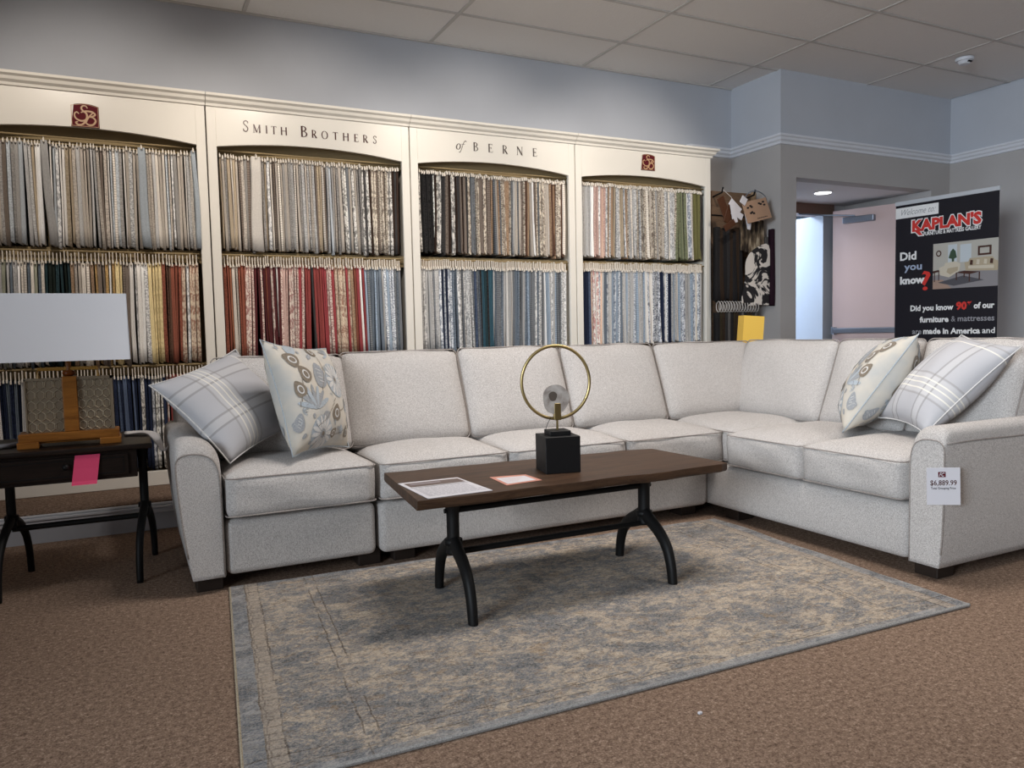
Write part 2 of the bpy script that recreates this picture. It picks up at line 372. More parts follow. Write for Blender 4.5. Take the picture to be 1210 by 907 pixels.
# downlight and smoke detector
t = thing('recessed_downlight', 'round white recessed ceiling light glowing in the doorway recess', 'light', (5.775, 5.13, RZ))
bm = bmesh.new(); cyl(bm, (0, 0, -.008), .088, .008, 28); obj('trim_ring', bm, M['white'], t)
N = NT('downlight_lens'); N.b.inputs['Emission Color'].default_value = (1, .96, .9, 1); N.b.inputs['Emission Strength'].default_value = 5
bm = bmesh.new(); cyl(bm, (0, 0, -.0105), .072, .003, 28); obj('lens', bm, N.m, t)
spot('recessed_downlight_beam', (5.775, 5.13, RZ-.02), (5.775, 5.13, 0), 22, (1, .95, .9), 140, .8, .05)
t = thing('smoke_detector', 'small round white smoke detector on the ceiling tiles', 'smoke detector', (5.96, 3.93, HC-.004))
bm = bmesh.new(); cyl(bm, (0, 0, -.022), .062, .022, 24, .066); obj('base', bm, M['white'], t)
bm = bmesh.new(); cyl(bm, (0, 0, -.045), .036, .024, 24, .050); obj('sensor_cap', bm, M['white'], t)
obj('vent_slot', box(-.02, .02, -.050, -.036, -.038, -.028), M['ink'], t, label='dark sensor slot')
# ceiling: individual lay-in tiles where they can be seen
GX, GY = 1.262, .565
ce = struct(obj('ceiling', box(-6, 8.3, -5, YW+.2, HC+.02, HC+.12), M['tile']))
xs = [2.035+GX*k for k in range(-3, 5)]; ys = [YW+.02, 4.735-.0]+[4.735-GY*k for k in range(1, 9)]
gb = .012; tiles = {}
for i in range(len(xs)-1):
    for j in range(len(ys)-1):
        x0, x1, y1, y0 = xs[i], xs[i+1], ys[j], ys[j+1]
        x1 = min(x1, XQ)
        if x0 > XQ: continue
        key = (round(x1-x0, 3), round(y1-y0, 3))
        if key not in tiles:
            tiles[key] = mesh_from(box(0, x1-x0-2*gb, 0, y1-y0-2*gb, .004, .019, .003, 1), 'ceiling_tile', M['tile'])
        o = obj('ceiling_tile', tiles[key], None, ce); o.location = (x0+gb, y0+gb, HC)
for x in xs: obj('grid_bar', box(x-gb, x+gb, ys[-1], YW, HC, HC+.006), M['grid'], ce)
for y in ys[1:]: obj('grid_bar', box(xs[0], XQ, y-gb, y+gb, HC-.0005, HC+.0055), M['grid'], ce)
rest = bmesh.new()
bx(rest, -6, xs[0]-gb, -5, YW, HC+.004, HC+.019); bx(rest, xs[0]-gb, XQ, -5, ys[-1]-gb, HC+.004, HC+.019); obj('ceiling_field', rest, M['tile'], ce)
struct(obj('trim_2', box(-1.6, XP, YW-.018, YW, HC-.006, HC+.004), M['grid']))
# carpeted platform under the cabinets, with baseboard face
YF = 4.46; ZP = .148
pf = struct(obj('trim_3', box(-1.6, 4.30, YF+.012, YW, 0, ZP), M['carpet']))
pbm = bmesh.new(); bx(pbm, -1.6, 4.30, YF, YF+.012, 0, ZP-.055); obj('face_board', pbm, M['wall_up'], pf)
pr = bmesh.new(); bx(pr, -1.6, 4.30, YF-.010, YF+.012, ZP-.056, ZP-.034, .003); bx(pr, -1.6, 4.30, YF-.016, YF+.012, ZP-.032, ZP-.018, .003); bx(pr, -1.6, 4.30, YF-.008, YF+.012, ZP-.016, ZP-.006, .002)
obj('baseboard_moulding', pr, M['white'], pf, label='white stepped baseboard moulding')

# ------------------------------------------------------------------ cabinets
YC = 4.95; ZT = 2.372; ZA = 2.14; ZB = .235
seam = [-.775, .486, 1.745, 3.022, 4.305]
def face_frame(x0, x1):
    """one arched face: stiles, bottom rail and arched header"""
    bm = bmesh.new(); g = .004; s = .052; th = .024; D = (0, th, 0); a, b = x0+g, x1-g
    bx(bm, a, a+s, YC, YC+th, ZP, ZT, .002, 1); bx(bm, b-s, b, YC, YC+th, ZP, ZT, .002, 1)
    bx(bm, a+s, b-s, YC, YC+th, ZP+.002, ZB, .002, 1)
    n = 20; ia, ib = a+s, b-s
    top = []
    for k in range(n+1):
        u = k/n; top.append((ia+(ib-ia)*u, ZA+.042*(1-(2*u-1)**2)))
    for (xa, za), (xb, zb) in zip(top, top[1:]):
        poly(bm, [(xa, YC, za), (xb, YC, zb), (xb, YC, ZT), (xa, YC, ZT)], D)
    return bm
crown_prof = [(0, ZT-.004), (.010, ZT-.002), (.013, ZT+.012), (.030, ZT+.024), (.036, ZT+.040), (.052, ZT+.050), (.054, ZT+.064), (0, ZT+.066)]
def ribbon(bm, pts, wf, n=5, M_=None, y=0, closed=False):
    P = spline([(p[0], 0, p[1]) for p in pts], n, closed) if n > 1 else [Vector((p[0], 0, p[1])) for p in pts]
    m = len(P); L_, R_ = [], []
    for i, p in enumerate(P):
        a = P[max(i-1, 0)]; b = P[min(i+1, m-1)]; t = (b-a)
        if t.length < 1e-9: t = Vector((1, 0, 0))
        t.normalize(); nn = Vector((-t.z, 0, t.x)); w_ = wf(i/(m-1), t)/2
        for lst, s in ((L_, 1), (R_, -1)):
            q = p+nn*w_*s; q = M_ @ q if M_ else q; q.y = y; lst.append(bm.verts.new(q))
    for i in range(m-1): bm.faces.new((R_[i], R_[i+1], L_[i+1], L_[i]))
def emblem(parent, xc, zc, w_, h_, y):
    e = bmesh.new(); pts = [(xc-w_/2, zc-h_/2), (xc+w_/2, zc-h_/2), (xc+w_/2*1.0, zc+h_/2*.82)]
    for k in range(1, 8): u = 1-k/4; pts.append((xc+w_/2*u, zc+h_/2*(.82+.2*(1-u*u))))
    poly(e, [(a, y-.006, b) for a, b in pts], (0, .006, 0))
    em = obj('emblem', e, M['maroon'], parent, label='maroon emblem plaque with curling SB monogram')
    g = bmesh.new(); T = Matrix.Translation((xc, 0, zc)) @ Matrix.Scale(h_/2, 4)
    wv = lambda t, d: .085+.07*math.sin(math.pi*t)
    ribbon(g, [(.22, .62), (.12, .80), (-.10, .82), (-.25, .62), (-.12, .38), (.12, .18), (.16, -.15), (.0, -.42), (-.38, -.48), (-.72, -.28), (-.80, .05), (-.62, .24), (-.45, .10)], wv, 6, T, y-.0075)
    ribbon(g, [(-.30, .22), (.0, .36), (.30, .38), (.62, .32), (.80, .14), (.62, -.02), (.28, -.10)], wv, 6, T, y-.0078)
    ribbon(g, [(.70, .34), (.35, -.05), (.05, -.50), (-.25, -.80), (-.55, -.84), (-.72, -.66), (-.55, -.58)], wv, 6, T, y-.0081)
    ribbon(g, [(.28, -.10), (.62, -.14), (.82, -.40), (.62, -.74), (.28, -.80), (.06, -.62), (.16, -.44)], wv, 6, T, y-.0084)
    bp = [(-w_/h_*.94, -.94), (w_/h_*.94, -.94), (w_/h_*.94, .80), (0, 1.0), (-w_/h_*.94, .80), (-w_/h_*.94, -.94)]
    ribbon(g, bp, lambda t, d: .045, 1, T, y-.0072)
    obj('monogram', g, M['tan'], em)
# small serif alphabet: strokes as (points, width) in a 1-high box; returns advance
TK, TN = .165, .06
def serif(x, z, w_=.2): return ([(x-w_/2, z), (x+w_/2, z)], .035)
def glyph(ch):
    S = []
    def v(x, a=0, b=1, w_=TK): S.append(([(x, a), (x, b)], w_)); S.append(serif(x, a+.017)); S.append(serif(x, b-.017))
    def arc(cx, cz, rx, rz, a0, a1, n=12, thick=None):
        S.append(([(cx+rx*math.cos(rad(a0+(a1-a0)*k/n)), cz+rz*math.sin(rad(a0+(a1-a0)*k/n))) for k in range(n+1)], 'cal'))
    if ch == 'S':
        S.append(([(.46, .78), (.40, .93), (.26, .98), (.12, .90), (.09, .74), (.20, .60), (.36, .46), (.44, .28), (.36, .08), (.22, .02), (.10, .08), (.05, .24)], .085)); S.append(([(.46, .97), (.46, .76)], .035)); S.append(([(.05, .03), (.05, .26)], .035)); return S, .54
    if ch == 'M': v(.12, w_=TN); S.append(([(.12, .98), (.46, .05)], TK)); S.append(([(.46, .05), (.80, .98)], TN)); v(.82); return S, .95
    if ch == 'I': v(.12); return S, .26
    if ch == 'T': v(.36); S.append(([(.04, .97), (.68, .97)], .05)); S.append(([(.05, .98), (.05, .82)], .035)); S.append(([(.67, .98), (.67, .82)], .035)); return S, .74
    if ch == 'H': v(.12); v(.70); S.append(([(.12, .52), (.70, .52)], TN)); return S, .84
    if ch == 'B': v(.14); arc(.24, .76, .26, .22, 90, -90); arc(.24, .27, .34, .25, 90, -90); S.append(([(.12, .98), (.26, .98)], TN)); S.append(([(.12, .53), (.26, .53)], TN)); S.append(([(.12, .02), (.26, .02)], TN)); return S, .64
    if ch == 'R': v(.14); arc(.24, .74, .28, .24, 90, -90); S.append(([(.12, .98), (.26, .98)], TN)); S.append(([(.12, .50), (.28, .50)], TN)); S.append(([(.30, .50), (.62, .03)], TK)); S.append(serif(.66, .017, .16)); return S, .72
    if ch == 'O': arc(.42, .5, .36, .49, 0, 360, 24); return S, .84
    if ch == 'E': v(.14); S.append(([(.12, .975), (.54, .975)], .045)); S.append(([(.12, .52), (.44, .52)], TN)); S.append(([(.12, .025), (.58, .025)], .045)); S.append(([(.53, .99), (.53, .84)], .035)); S.append(([(.44, .62), (.44, .42)], .035)); S.append(([(.58, .01), (.60, .2)], .035)); return S, .66
    if ch == 'N': v(.12, w_=TN); S.append(([(.12, .98), (.74, .03)], TK)); v(.74, w_=TN); return S, .86
    if ch == 'o': arc(.28, .32, .22, .31, 0, 360, 18); return S, .52
    if ch == 'f': S.append(([(-.10, -.26), (.02, -.28), (.12, -.05), (.26, .75), (.36, .96), (.48, .98), (.54, .88)], .075)); S.append(([(.04, .60), (.44, .60)], .04)); return S, .5
    return [], .35
def lettering(parent, text, x, z, y, mat, name='lettering'):
    """text = list of (char, height, x position, italic)"""
    for ch, h, px, it in text:
        bm = bmesh.new(); S, adv = glyph(ch)
        sh = .22 if it else 0
        T = Matrix(((h, 0, h*sh, px), (0, 1, 0, 0), (0, 0, h, z), (0, 0, 0, 1)))
        for k, (pts, wd) in enumerate(S):
            f = (lambda t, d: .04+.10*abs(d.z)**1.5) if wd == 'cal' else (lambda t, d, wd=wd: wd)
            ribbon(bm, pts, f, 3 if (len(pts) > 2 and wd != 'cal') else 1, T, y-.0022-.0002*(k % 7))
        obj('letter', bm, mat, parent)
cabs = []
cl_labels = ['cream fabric display cabinet at far left with a maroon SB emblem', 'cream fabric display cabinet lettered SMITH BROTHERS',
             'cream fabric display cabinet lettered of BERNE', 'cream fabric display cabinet at right end with a small maroon SB emblem']
YB = YW-.01
for i in range(4):
    x0, x1 = seam[i], seam[i+1]; g = .004
    t = thing('display_cabinet', cl_labels[i], 'cabinet', ((x0+x1)/2, YC, ZP), 'fabric display cabinets along the back wall'); cabs.append(t)
    rel(obj('face_frame', face_frame(x0, x1), M['cream'], t))
    b = bmesh.new(); bx(b, x0+g, x0+g+.02, YC+.024, YB, ZP, ZT); bx(b, x1-g-.02, x1-g, YC+.024, YB, ZP, ZT)
    bx(b, x0+g+.02, x1-g-.02, YC+.024, YB, ZT-.02, ZT); bx(b, x0+g+.02, x1-g-.02, YC+.024, YB, ZP, ZP+.05); rel(obj('carcass', b, M['cream'], t))
    rel(obj('back_panel', box(x0+g+.02, x1-g-.02, YB-.012, YB, ZP+.05, ZT-.02), M['cream_dark'], t, label='khaki back panel'))
    # crown
    n0 = len(C.objects); cr = moulding('crown', [(x0+g*.4, YC), (x1-g*.4, YC)] if i < 3 else [(x0+g*.4, YC), (x1-g, YC), (x1-g, YW-.05)], crown_prof)
    cr.data.materials[0] = M['cream']; cr.parent = t; rel(cr)
    b = bmesh.new(); bx(b, x0+g, x1-g, YC, YB, ZT, ZT+.06); rel(obj('top_panel', b, M['cream'], t))
    for zr in (2.10, 1.478, .822):
        rel(obj('hanging_rail', tb([(x0+.026, YC+.055, zr+.030), (x1-.026, YC+.055, zr+.030)], .005, 8), M['cream_dark'], t))
        zb_ = {2.10: 2.10, 1.478: 1.456, .822: .800}[zr]; rel(obj('rail_board', box(x0+.024, x1-.024, YC+.090, YC+.108, zb_, {2.10: 2.195, 1.478: 1.53, .822: .862}[zr]), M['cream_dark'], t, label='khaki board behind the hanger hooks'))
for i, (xc, zc, w_, h_) in ((0, (-.139, 2.246, .138, .126)), (3, (3.678, 2.288, .128, .122))):
    n = len(bpy.data.objects); emblem(cabs[i], xc, zc, w_, h_, YC)
for o in list(bpy.data.objects):
    if o.name.startswith('emblem'): rel(o)
t = cabs[1]
hb, hs = .066, .048
sm = [('S', hb, .694), ('M', hs, .752), ('I', hs, .826), ('T', hs, .858), ('H', hs, .915), ('B', hb, 1.035), ('R', hs, 1.103), ('O', hs, 1.165), ('T', hs, 1.236), ('H', hs, 1.300), ('E', hs, 1.372), ('R', hs, 1.430), ('S', hs, 1.497)]
lettering(t, [(c, h, x, False) for c, h, x in sm], 0, 2.240, YC, M['letter'])
t = cabs[2]
lettering(t, [('o', .062, 2.074, True), ('f', .062, 2.108, True)]+[(c, .058, x, False) for c, x in (('B', 2.205), ('E', 2.318), ('R', 2.428), ('N', 2.540), ('E', 2.668))], 0, 2.252, YC, M['letterg'])
for o in list(bpy.data.objects):
    if o.name.split('.')[0] == 'letter': rel(o)

# ------------------------------------------------------------------ hanging fabric samples
rnd = random.Random(7)
def sample_mesh(th, h, depth, lean, wav, cols, kind, seed):
    r = random.Random(seed); bm = bmesh.new(); n = 6
    prof = [(-.5, .03), (-.44, .002), (-.16, 0), (0, .028), (.16, 0), (.44, .002), (.5, .03), (.42, 1), (-.42, 1)]
    ph = r.uniform(0, 6.28); ph2 = r.uniform(0, 6.28); rings = []
    for k in range(n+1):
        u = k/n; z = -h*u; fl = 1+.25*u
        ox = lean*u+wav*math.sin(ph+u*4.2)*u; oy = .006*math.sin(ph2+u*3)*u
        dz = .004*math.sin(ph*3) if k == n else 0
        rings.append([bm.verts.new((ox+px*th*fl+(wav*.6*math.sin(ph2+u*3) if py > .5 else 0), py*depth+oy, z+dz-(.012*px if k == n else 0))) for px, py in prof])
    m = len(prof)
    for A, B in zip(rings, rings[1:]):
        for j in range(m): bm.faces.new((A[j], A[(j+1) % m], B[(j+1) % m], B[j]))
    bm.faces.new(rings[0][::-1]); bm.faces.new(rings[-1]); bmesh.ops.recalc_face_normals(bm, faces=bm.faces)
    me = mesh_from(bm, 'fabric_sample', M[kind], True)
    for nm, c in (('Col', cols[0]), ('Col2', cols[1])):
        a = me.color_attributes.new(nm, 'FLOAT_COLOR', 'POINT')
        a.data.foreach_set('color', list(c)*len(me.vertices))
    return me
PAL = {   # name: (base, accent, kinds)
 'oatmeal': ('#b9ac9c', '#93877a', 'plain weave'), 'ivory': ('#d5cabb', '#b3a899', 'plain weave stripe'), 'silver grey': ('#b2b0ae', '#8e8c8a', 'plain weave'),
 'ice blue-grey': ('#b0b8bf', '#8f979e', 'plain weave'), 'dove grey': ('#96918c', '#726d69', 'plain weave'), 'sand': ('#b7a180', '#96825f', 'plain weave'),
 'white': ('#e0dad2', '#c6bfb6', 'plain'), 'charcoal': ('#454242', '#2b2828', 'plain weave'), 'black': ('#1b1a1b', '#3a3838', 'plain weave'),
 'espresso brown': ('#3f2c22', '#221813', 'plain weave'), 'chestnut brown': ('#6b4630', '#432a1c', 'plain weave'), 'taupe': ('#7d6c5e', '#5b4d42', 'plain weave stripe'),
 'camel': ('#a8835c', '#82623f', 'plain weave'), 'black and white print': ('#d9d3ca', '#2c2928', 'print'), 'brown and cream print': ('#cdbfa8', '#5a4030', 'print weave'),
 'dark teal': ('#25434a', '#16292e', 'plain weave'), 'forest green': ('#232d28', '#141a17', 'plain'), 'sage': ('#97987f', '#74765f', 'plain'),
 'mustard yellow': ('#c99b3e', '#9c752a', 'plain weave'), 'pale yellow': ('#d9c076', '#bfa55b', 'plain print'), 'rust': ('#95431f', '#6d2f16', 'plain weave'),
 'burnt orange': ('#b4622a', '#8d4719', 'plain weave'), 'brick red': ('#9e2a22', '#7a1c18', 'plain'), 'burgundy': ('#5d1c20', '#3f1216', 'plain weave'),
 'crimson': ('#a81f2a', '#7d131d', 'plain'), 'blush pink': ('#c9a091', '#a87d70', 'plain weave'), 'red and cream print': ('#d2bfae', '#93302c', 'print weave'),
 'rust floral print': ('#c9b394', '#8b4526', 'print'), 'navy blue': ('#1f2c4b', '#131b31', 'plain weave'), 'denim blue': ('#4d6183', '#364765', 'plain weave'),
 'sky blue': ('#8ea3b8', '#6d8298', 'plain weave stripe'), 'slate blue': ('#667483', '#4a5765', 'plain weave'), 'peacock teal': ('#23596b', '#174150', 'plain'),
 'blue and white print': ('#cdd0d3', '#4c5f7e', 'print weave'), 'grey and white print': ('#cfcdca', '#77797d', 'print weave'), 'navy and white print': ('#c9ccd2', '#232f4d', 'print weave'),
 'olive green': ('#75702f', '#56521f', 'plain'), 'moss green': ('#7f845a', '#5f6441', 'plain weave'), 'peach': ('#dcb79c', '#c89a7b', 'plain'), 'coral print': ('#d7cfc6', '#b04a3e', 'print'),
 'steel grey': ('#75797e', '#54585d', 'plain weave stripe')}
LG = 'oatmeal:4 ivory:3 silver grey:3 ice blue-grey:2 dove grey:2 sand:2 taupe:1'
def pick(spec):
    it = [(s.rsplit(':', 1)[0].strip(), float(s.rsplit(':', 1)[1])) for s in spec.split(',')]
    tot = sum(w for _, w in it); r = rnd.uniform(0, tot)
    for n_, w_ in it:
        r -= w_
        if r <= 0: return n_
    return it[-1][0]
lg = 'oatmeal:5,ivory:2.5,silver grey:4,ice blue-grey:1.6,dove grey:2,sand:1.5,taupe:1,grey and white print:1'
rows = [  # bay, row name, x range, rail z(top of sample), bottom, [(fraction, palette)], pitch
 (0, 'top', -.72, .425, 2.085, 1.548, [(.25, 'oatmeal:3,silver grey:2,dove grey:2,taupe:2,ice blue-grey:2'), (1, lg)], .0205),
 (1, 'top', .548, 1.690, 2.088, 1.553, [(.22, 'oatmeal:3,sand:1,taupe:1,dove grey:1'), (.62, lg), (.80, 'steel grey:2,black and white print:2,dove grey:2,oatmeal:1,charcoal:1'), (1, 'espresso brown:2,brown and cream print:3,charcoal:1,taupe:2,black and white print:2')], .0195),
 (2, 'top', 1.808, 2.965, 2.088, 1.570, [(.14, 'black:3,espresso brown:2,black and white print:1'), (.30, 'espresso brown:2,charcoal:2,taupe:2,black and white print:1'), (.45, 'taupe:2,steel grey:2,brown and cream print:2,charcoal:1'), (.8, 'camel:2,taupe:2,steel grey:2,chestnut brown:1,brown and cream print:2,oatmeal:1'), (1, 'camel:2,oatmeal:2,ivory:1,chestnut brown:1,brown and cream print:2')], .0195),
 (3, 'top', 3.095, 4.240, 2.095, 1.575, [(.08, 'silver grey:1'), (.2, 'ivory:1,blush pink:1,grey and white print:1,peach:1'), (.35, 'camel:1,sand:2,grey and white print:1'), (.78, 'grey and white print:3,oatmeal:2,ivory:2,silver grey:2,brown and cream print:2,camel:.7,black and white print:.7'), (.86, 'moss green:2,charcoal:1'), (.92, 'ivory:1,blue and white print:1'), (.98, 'olive green:1'), (1, 'charcoal:1')], .021),
 (0, 'second', -.72, .425, 1.445, .880, [(.20, 'silver grey:2,forest green:1,slate blue:1,sage:1'), (.30, 'sage:1,ivory:1,slate blue:1'), (.40, 'forest green:3,dark teal:2'), (.50, 'camel:1,oatmeal:2,ivory:2'), (.66, 'mustard yellow:1,taupe:1,ivory:1,pale yellow:1'), (.74, 'white:2,grey and white print:1'), (.81, 'pale yellow:2,brown and cream print:1'), (.90, 'rust:2,chestnut brown:1,mustard yellow:.7,red and cream print:1'), (.95, 'grey and white print:1,rust floral print:1'), (1, 'rust floral print:2,chestnut brown:1,taupe:1')], .0215),
 (1, 'second', .548, 1.690, 1.445, .888, [(.12, 'rust:1,burnt orange:1,ivory:1,oatmeal:1'), (.30, 'burgundy:3,red and cream print:1,rust:1'), (.42, 'red and cream print:2,blush pink:1,crimson:1'), (.52, 'brick red:2,charcoal:1,burgundy:1,black and white print:1'), (.60, 'crimson:2,red and cream print:1'), (.68, 'rust floral print:2,crimson:1,burgundy:1'), (.72, 'rust:1,camel:1'), (.76, 'crimson:2,white:1'), (1, 'sky blue:3,slate blue:2,silver grey:3,steel grey:2,blue and white print:1,grey and white print:1')], .0195),
 (2, 'second', 1.808, 2.965, 1.450, .905, [(.12, 'steel grey:2,silver grey:2,grey and white print:1'), (.2, 'navy blue:2,slate blue:1,blue and white print:1'), (.38, 'steel grey:1,slate blue:1,grey and white print:2,denim blue:1'), (.48, 'peacock teal:3,charcoal:1,dark teal:1'), (.8, 'steel grey:3,silver grey:2,slate blue:2,sky blue:1,grey and white print:1'), (1, 'sky blue:2,silver grey:2,grey and white print:3,steel grey:1')], .0195),
 (3, 'second', 3.095, 4.240, 1.460, .910, [(.07, 'denim blue:2,navy blue:1'), (.16, 'peach:1,coral print:1,blue and white print:1'), (.5, 'sky blue:3,silver grey:2,blue and white print:2,slate blue:1'), (.62, 'navy and white print:2,white:1,steel grey:1'), (.72, 'navy blue:2,blue and white print:1'), (1, 'silver grey:2,sky blue:2,blue and white print:2,navy and white print:1,ivory:1')], .021),
 (0, 'bottom', -.72, .425, .788, .262, [(.55, 'navy blue:3,slate blue:1,charcoal:1,silver grey:1'), (.66, 'denim blue:1,navy blue:2'), (.80, 'navy blue:3,black and white print:1,navy and white print:1'), (1, 'blush pink:2,rust:1,red and cream print:1,brick red:1')], .0215),
 (1, 'bottom', .548, 1.690, .790, .262, [(1, 'silver grey:1,taupe:1,slate blue:1')], .024)]
def hanger_mesh(tall):
    bm = bmesh.new(); bx(bm, -.0022, .0022, -.004, .04, .004, .004+tall, .001, 1); bx(bm, -.0042, .0042, -.014, .006, -.012, .007, .002, 1)
    return mesh_from(bm, 'hanger', M['hanger'])
hang_tall = hanger_mesh(.050); hang_short = hanger_mesh(.012)
cabn = ['far left cabinet', 'SMITH BROTHERS cabinet', 'of BERNE cabinet', 'far right cabinet']
def ordinal(n): return '%d%s' % (n, 'th' if 10 <= n % 100 <= 20 else {1: 'st', 2: 'nd', 3: 'rd'}.get(n % 10, 'th'))
specs = []
for bay, rn, x0, x1, zt, zb, pal, pitch in rows:
    x = x0+pitch*.6; k = 0; run = None; lean = 0
    while x < x1-pitch*.4:
        k += 1; f = (x-x0)/(x1-x0)
        spec = next(p for lim, p in pal if f <= lim+1e-6)
        if run is None or rnd.random() < .93: run = pick(spec)
        wd = pitch*rnd.choice((.45, .55, .62, .7, .8, .9))*rnd.uniform(.95, 1.05)
        if rnd.random() < .12: lean = rnd.uniform(-.02, .02)
        if rnd.random() < .06 and 'black' not in spec: run, wd = 'white', wd*.6
        a, b, kinds = PAL[run]; kind = rnd.choice(kinds.split())
        jit = rnd.uniform(.82, 1.2)
        ca, cb = hexc(a), hexc(b)
        def tone(c):
            g_ = (c[0]+c[1]+c[2])/3; return tuple(min(1, (q*.64+g_*.36)*jit*1.34) for q in c[:3])+(1,)
        ca, cb = tone(ca), tone(cb)
        yo = YC+.034+rnd.uniform(0, .014)
        l2 = lean*.6+rnd.uniform(-.004, .004)
        if x+l2 > x1-.015: l2 = min(l2, 0)
        if x+l2 < x0+.015: l2 = max(l2, 0)
        specs.append(dict(bay=bay, row=rn, x=x, y=yo, z=zt+rnd.uniform(-.006, .008), h=zt-zb+.012+rnd.uniform(-.006, .01), w=wd, lean=l2, wav=rnd.uniform(0, .004),
                          cols=(ca, cb), kind=kind, colour=run, n=k, d=rnd.uniform(.19, .21)))
        x += wd*.5+pitch*rnd.uniform(.42, .60)
for (bay, sx_, w_, col, ln, n_) in ((0, -.345, .034, 'silver grey', .014, 'x'), (0, .135, .038, 'ice blue-grey', .006, 'x'), (1, .765, .055, 'white', -.004, 'x'), (0, .408, .022, 'ice blue-grey', .018, 'x')):
    a, b, _ = PAL[col]; near = [s for s in specs if s['bay'] == bay and s['row'] == 'top' and abs(s['x']-sx_) < w_*.42]
    for s in near: specs.remove(s)
    specs.append(dict(bay=bay, row='top', x=sx_, y=YC+.012 if w_ > .03 else YC-.012, z=2.10, h=.565, w=w_, lean=ln, wav=.008, cols=(hexc(a), hexc(b)), kind='plain', colour='wide '+col, n=0, d=.16))
for key in {(s['bay'], s['row']) for s in specs}:
    for q, s in enumerate(sorted([s for s in specs if (s['bay'], s['row']) == key], key=lambda s: s['x'])): s['n'] = q+1
for s in specs:
    s['dist'] = math.dist((s['x'], s['y'], s['z']-s['h']/2), (0, 0, 1))
    if s['row'] == 'bottom' and (s['bay'] == 1 or s['x'] > .36): s['dist'] += 50       # behind the sofa
    if s['row'] == 'bottom' and s['x'] < -.1: s['dist'] += 5                        # behind the lamp
order = sorted(specs, key=lambda s: s['dist']); single = {id(s) for s in order[:300]}
rest = bmesh.new(); rest_by = {}
for i, s in enumerate(specs):
    me = sample_mesh(s['w'], s['h'], s['d'], s['lean'], s['wav'], s['cols'], s['kind'], i)
    hm = hang_short if s['row'] == 'top' else hang_tall
    if id(s) in single:
        o = obj('fabric_sample', me, None); o.location = (s['x'], s['y'], s['z'])
        tag(o, '%s fabric sample, %s from left, %s row of %s' % (s['colour'], ordinal(s['n']), s['row'], cabn[s['bay']]), 'fabric sample', 'fabric samples hanging in the display cabinets')
        obj('hanger', hm, None, o)
    else: rest_by.setdefault(s['kind'], []).append((me, hm, s))
verts, faces, mats, cA, cB = [], [], [], [], []
mat_list = [M['plain'], M['print'], M['weave'], M['stripe'], M['hanger']]
for kind, lst in rest_by.items():
    for me, hm, s in lst:
        for m_, mi in ((me, ['plain', 'print', 'weave', 'stripe'].index(kind)), (hm, 4)):
            off = len(verts)
            verts += [(v.co.x+s['x'], v.co.y+s['y'], v.co.z+s['z']) for v in m_.vertices]
            for p in m_.polygons: faces.append([off+q for q in p.vertices]); mats.append(mi)
            cA += list(s['cols'][0])*len(m_.vertices); cB += list(s['cols'][1])*len(m_.vertices)
me = bpy.data.meshes.new('hanging_fabric_samples'); me.from_pydata(verts, [], faces)
for m_ in mat_list: me.materials.append(m_)
me.polygons.foreach_set('material_index', mats)
for nm, arr in (('Col', cA), ('Col2', cB)):
    a = me.color_attributes.new(nm, 'FLOAT_COLOR', 'POINT'); a.data.foreach_set('color', arr)
o = obj('hanging_fabric_samples', me, None); tag(o, 'more fabric samples filling the right-hand cabinets and lowest rows', 'fabric samples'); o['kind'] = 'stuff'

# ------------------------------------------------------------------ leather sample rack beside the column
YR = 4.80
M['ringw'] = flat('ring_plastic', '#b5afaa', .5)
rk = thing('leather_rack', 'narrow wooden backboard rack of leather samples between cabinet and column', 'rack', (4.5, 4.93, 1.2))
b = bmesh.new(); bx(b, 4.335, 4.775, 4.98, 5.0, .9, 2.12, .003); rel(obj('backboard', b, m_wood('tan_board', '#5e4a3a', '#7d6552', 0, .6), rk))
rel(obj('end_post', box(4.755, 4.795, 4.955, 4.98, .9, 2.13, .004), m_wood('pale_post', '#8d7459', '#a98f72', 2, .6), rk))
for xx in (4.30, 4.64):
    rel(obj('hook', tb([(xx+.05, 4.98, 2.07), (xx+.04, 4.92, 2.075), (xx+.02, 4.84, 2.08), (xx+.02, 4.825, 2.12)], .007, 6), M['iron'], rk))
rel(obj('rail', tb([(4.235, 4.82, 1.212), (4.80, 4.82, 1.212)], .007, 8), M['iron'], rk))
rel(obj('rail', tb([(4.235, 4.86, 1.90), (4.80, 4.86, 1.90)], .007, 8), M['iron'], rk))
leathers = {k: (c, kd) for k, c, kd in (('black', ('#222122', '#312f30'), 'plain'), ('dark brown', ('#30261f', '#43362d'), 'plain'), ('charcoal', ('#2c2b2c', '#3d3b3b'), 'plain'), ('grey', ('#5d5a58', '#484645'), 'plain'), ('plum', ('#2f1d28', '#1f131a'), 'plain'), ('olive brown', ('#3a3226', '#28221a'), 'plain'))}
def strap(name, label, x, z, h, w_, cols, kind, cat='leather sample', grp='leather samples on the rack', y=YR, depth=.05, lean=0, wav=.006, seed=0):
    me = sample_mesh(w_, h, depth, lean, wav, tuple(hexc(c) for c in cols), kind, 900+seed); me.name = name
    o = obj(name, me, None); o.location = (x, y, z); return tag(o, label, cat, grp)
ups = ['black', 'dark brown', 'black', 'charcoal', 'dark brown', 'black', 'dark brown', 'black']
for k, nm in enumerate(ups):
    strap('leather_strap', '%s leather strap, %s from left in the rack\'s upper row' % (nm, ordinal(k+1)), 4.248+k*.0335, 1.80-.012*(k % 3), .58-.01*(k % 2), .034, leathers[nm][0], 'plain', seed=k)
strap('leather_strap', 'grey leather strap right of the cowhide sample on the rack', 4.765, 1.74, .52, .035, leathers['grey'][0], 'plain', seed=20)
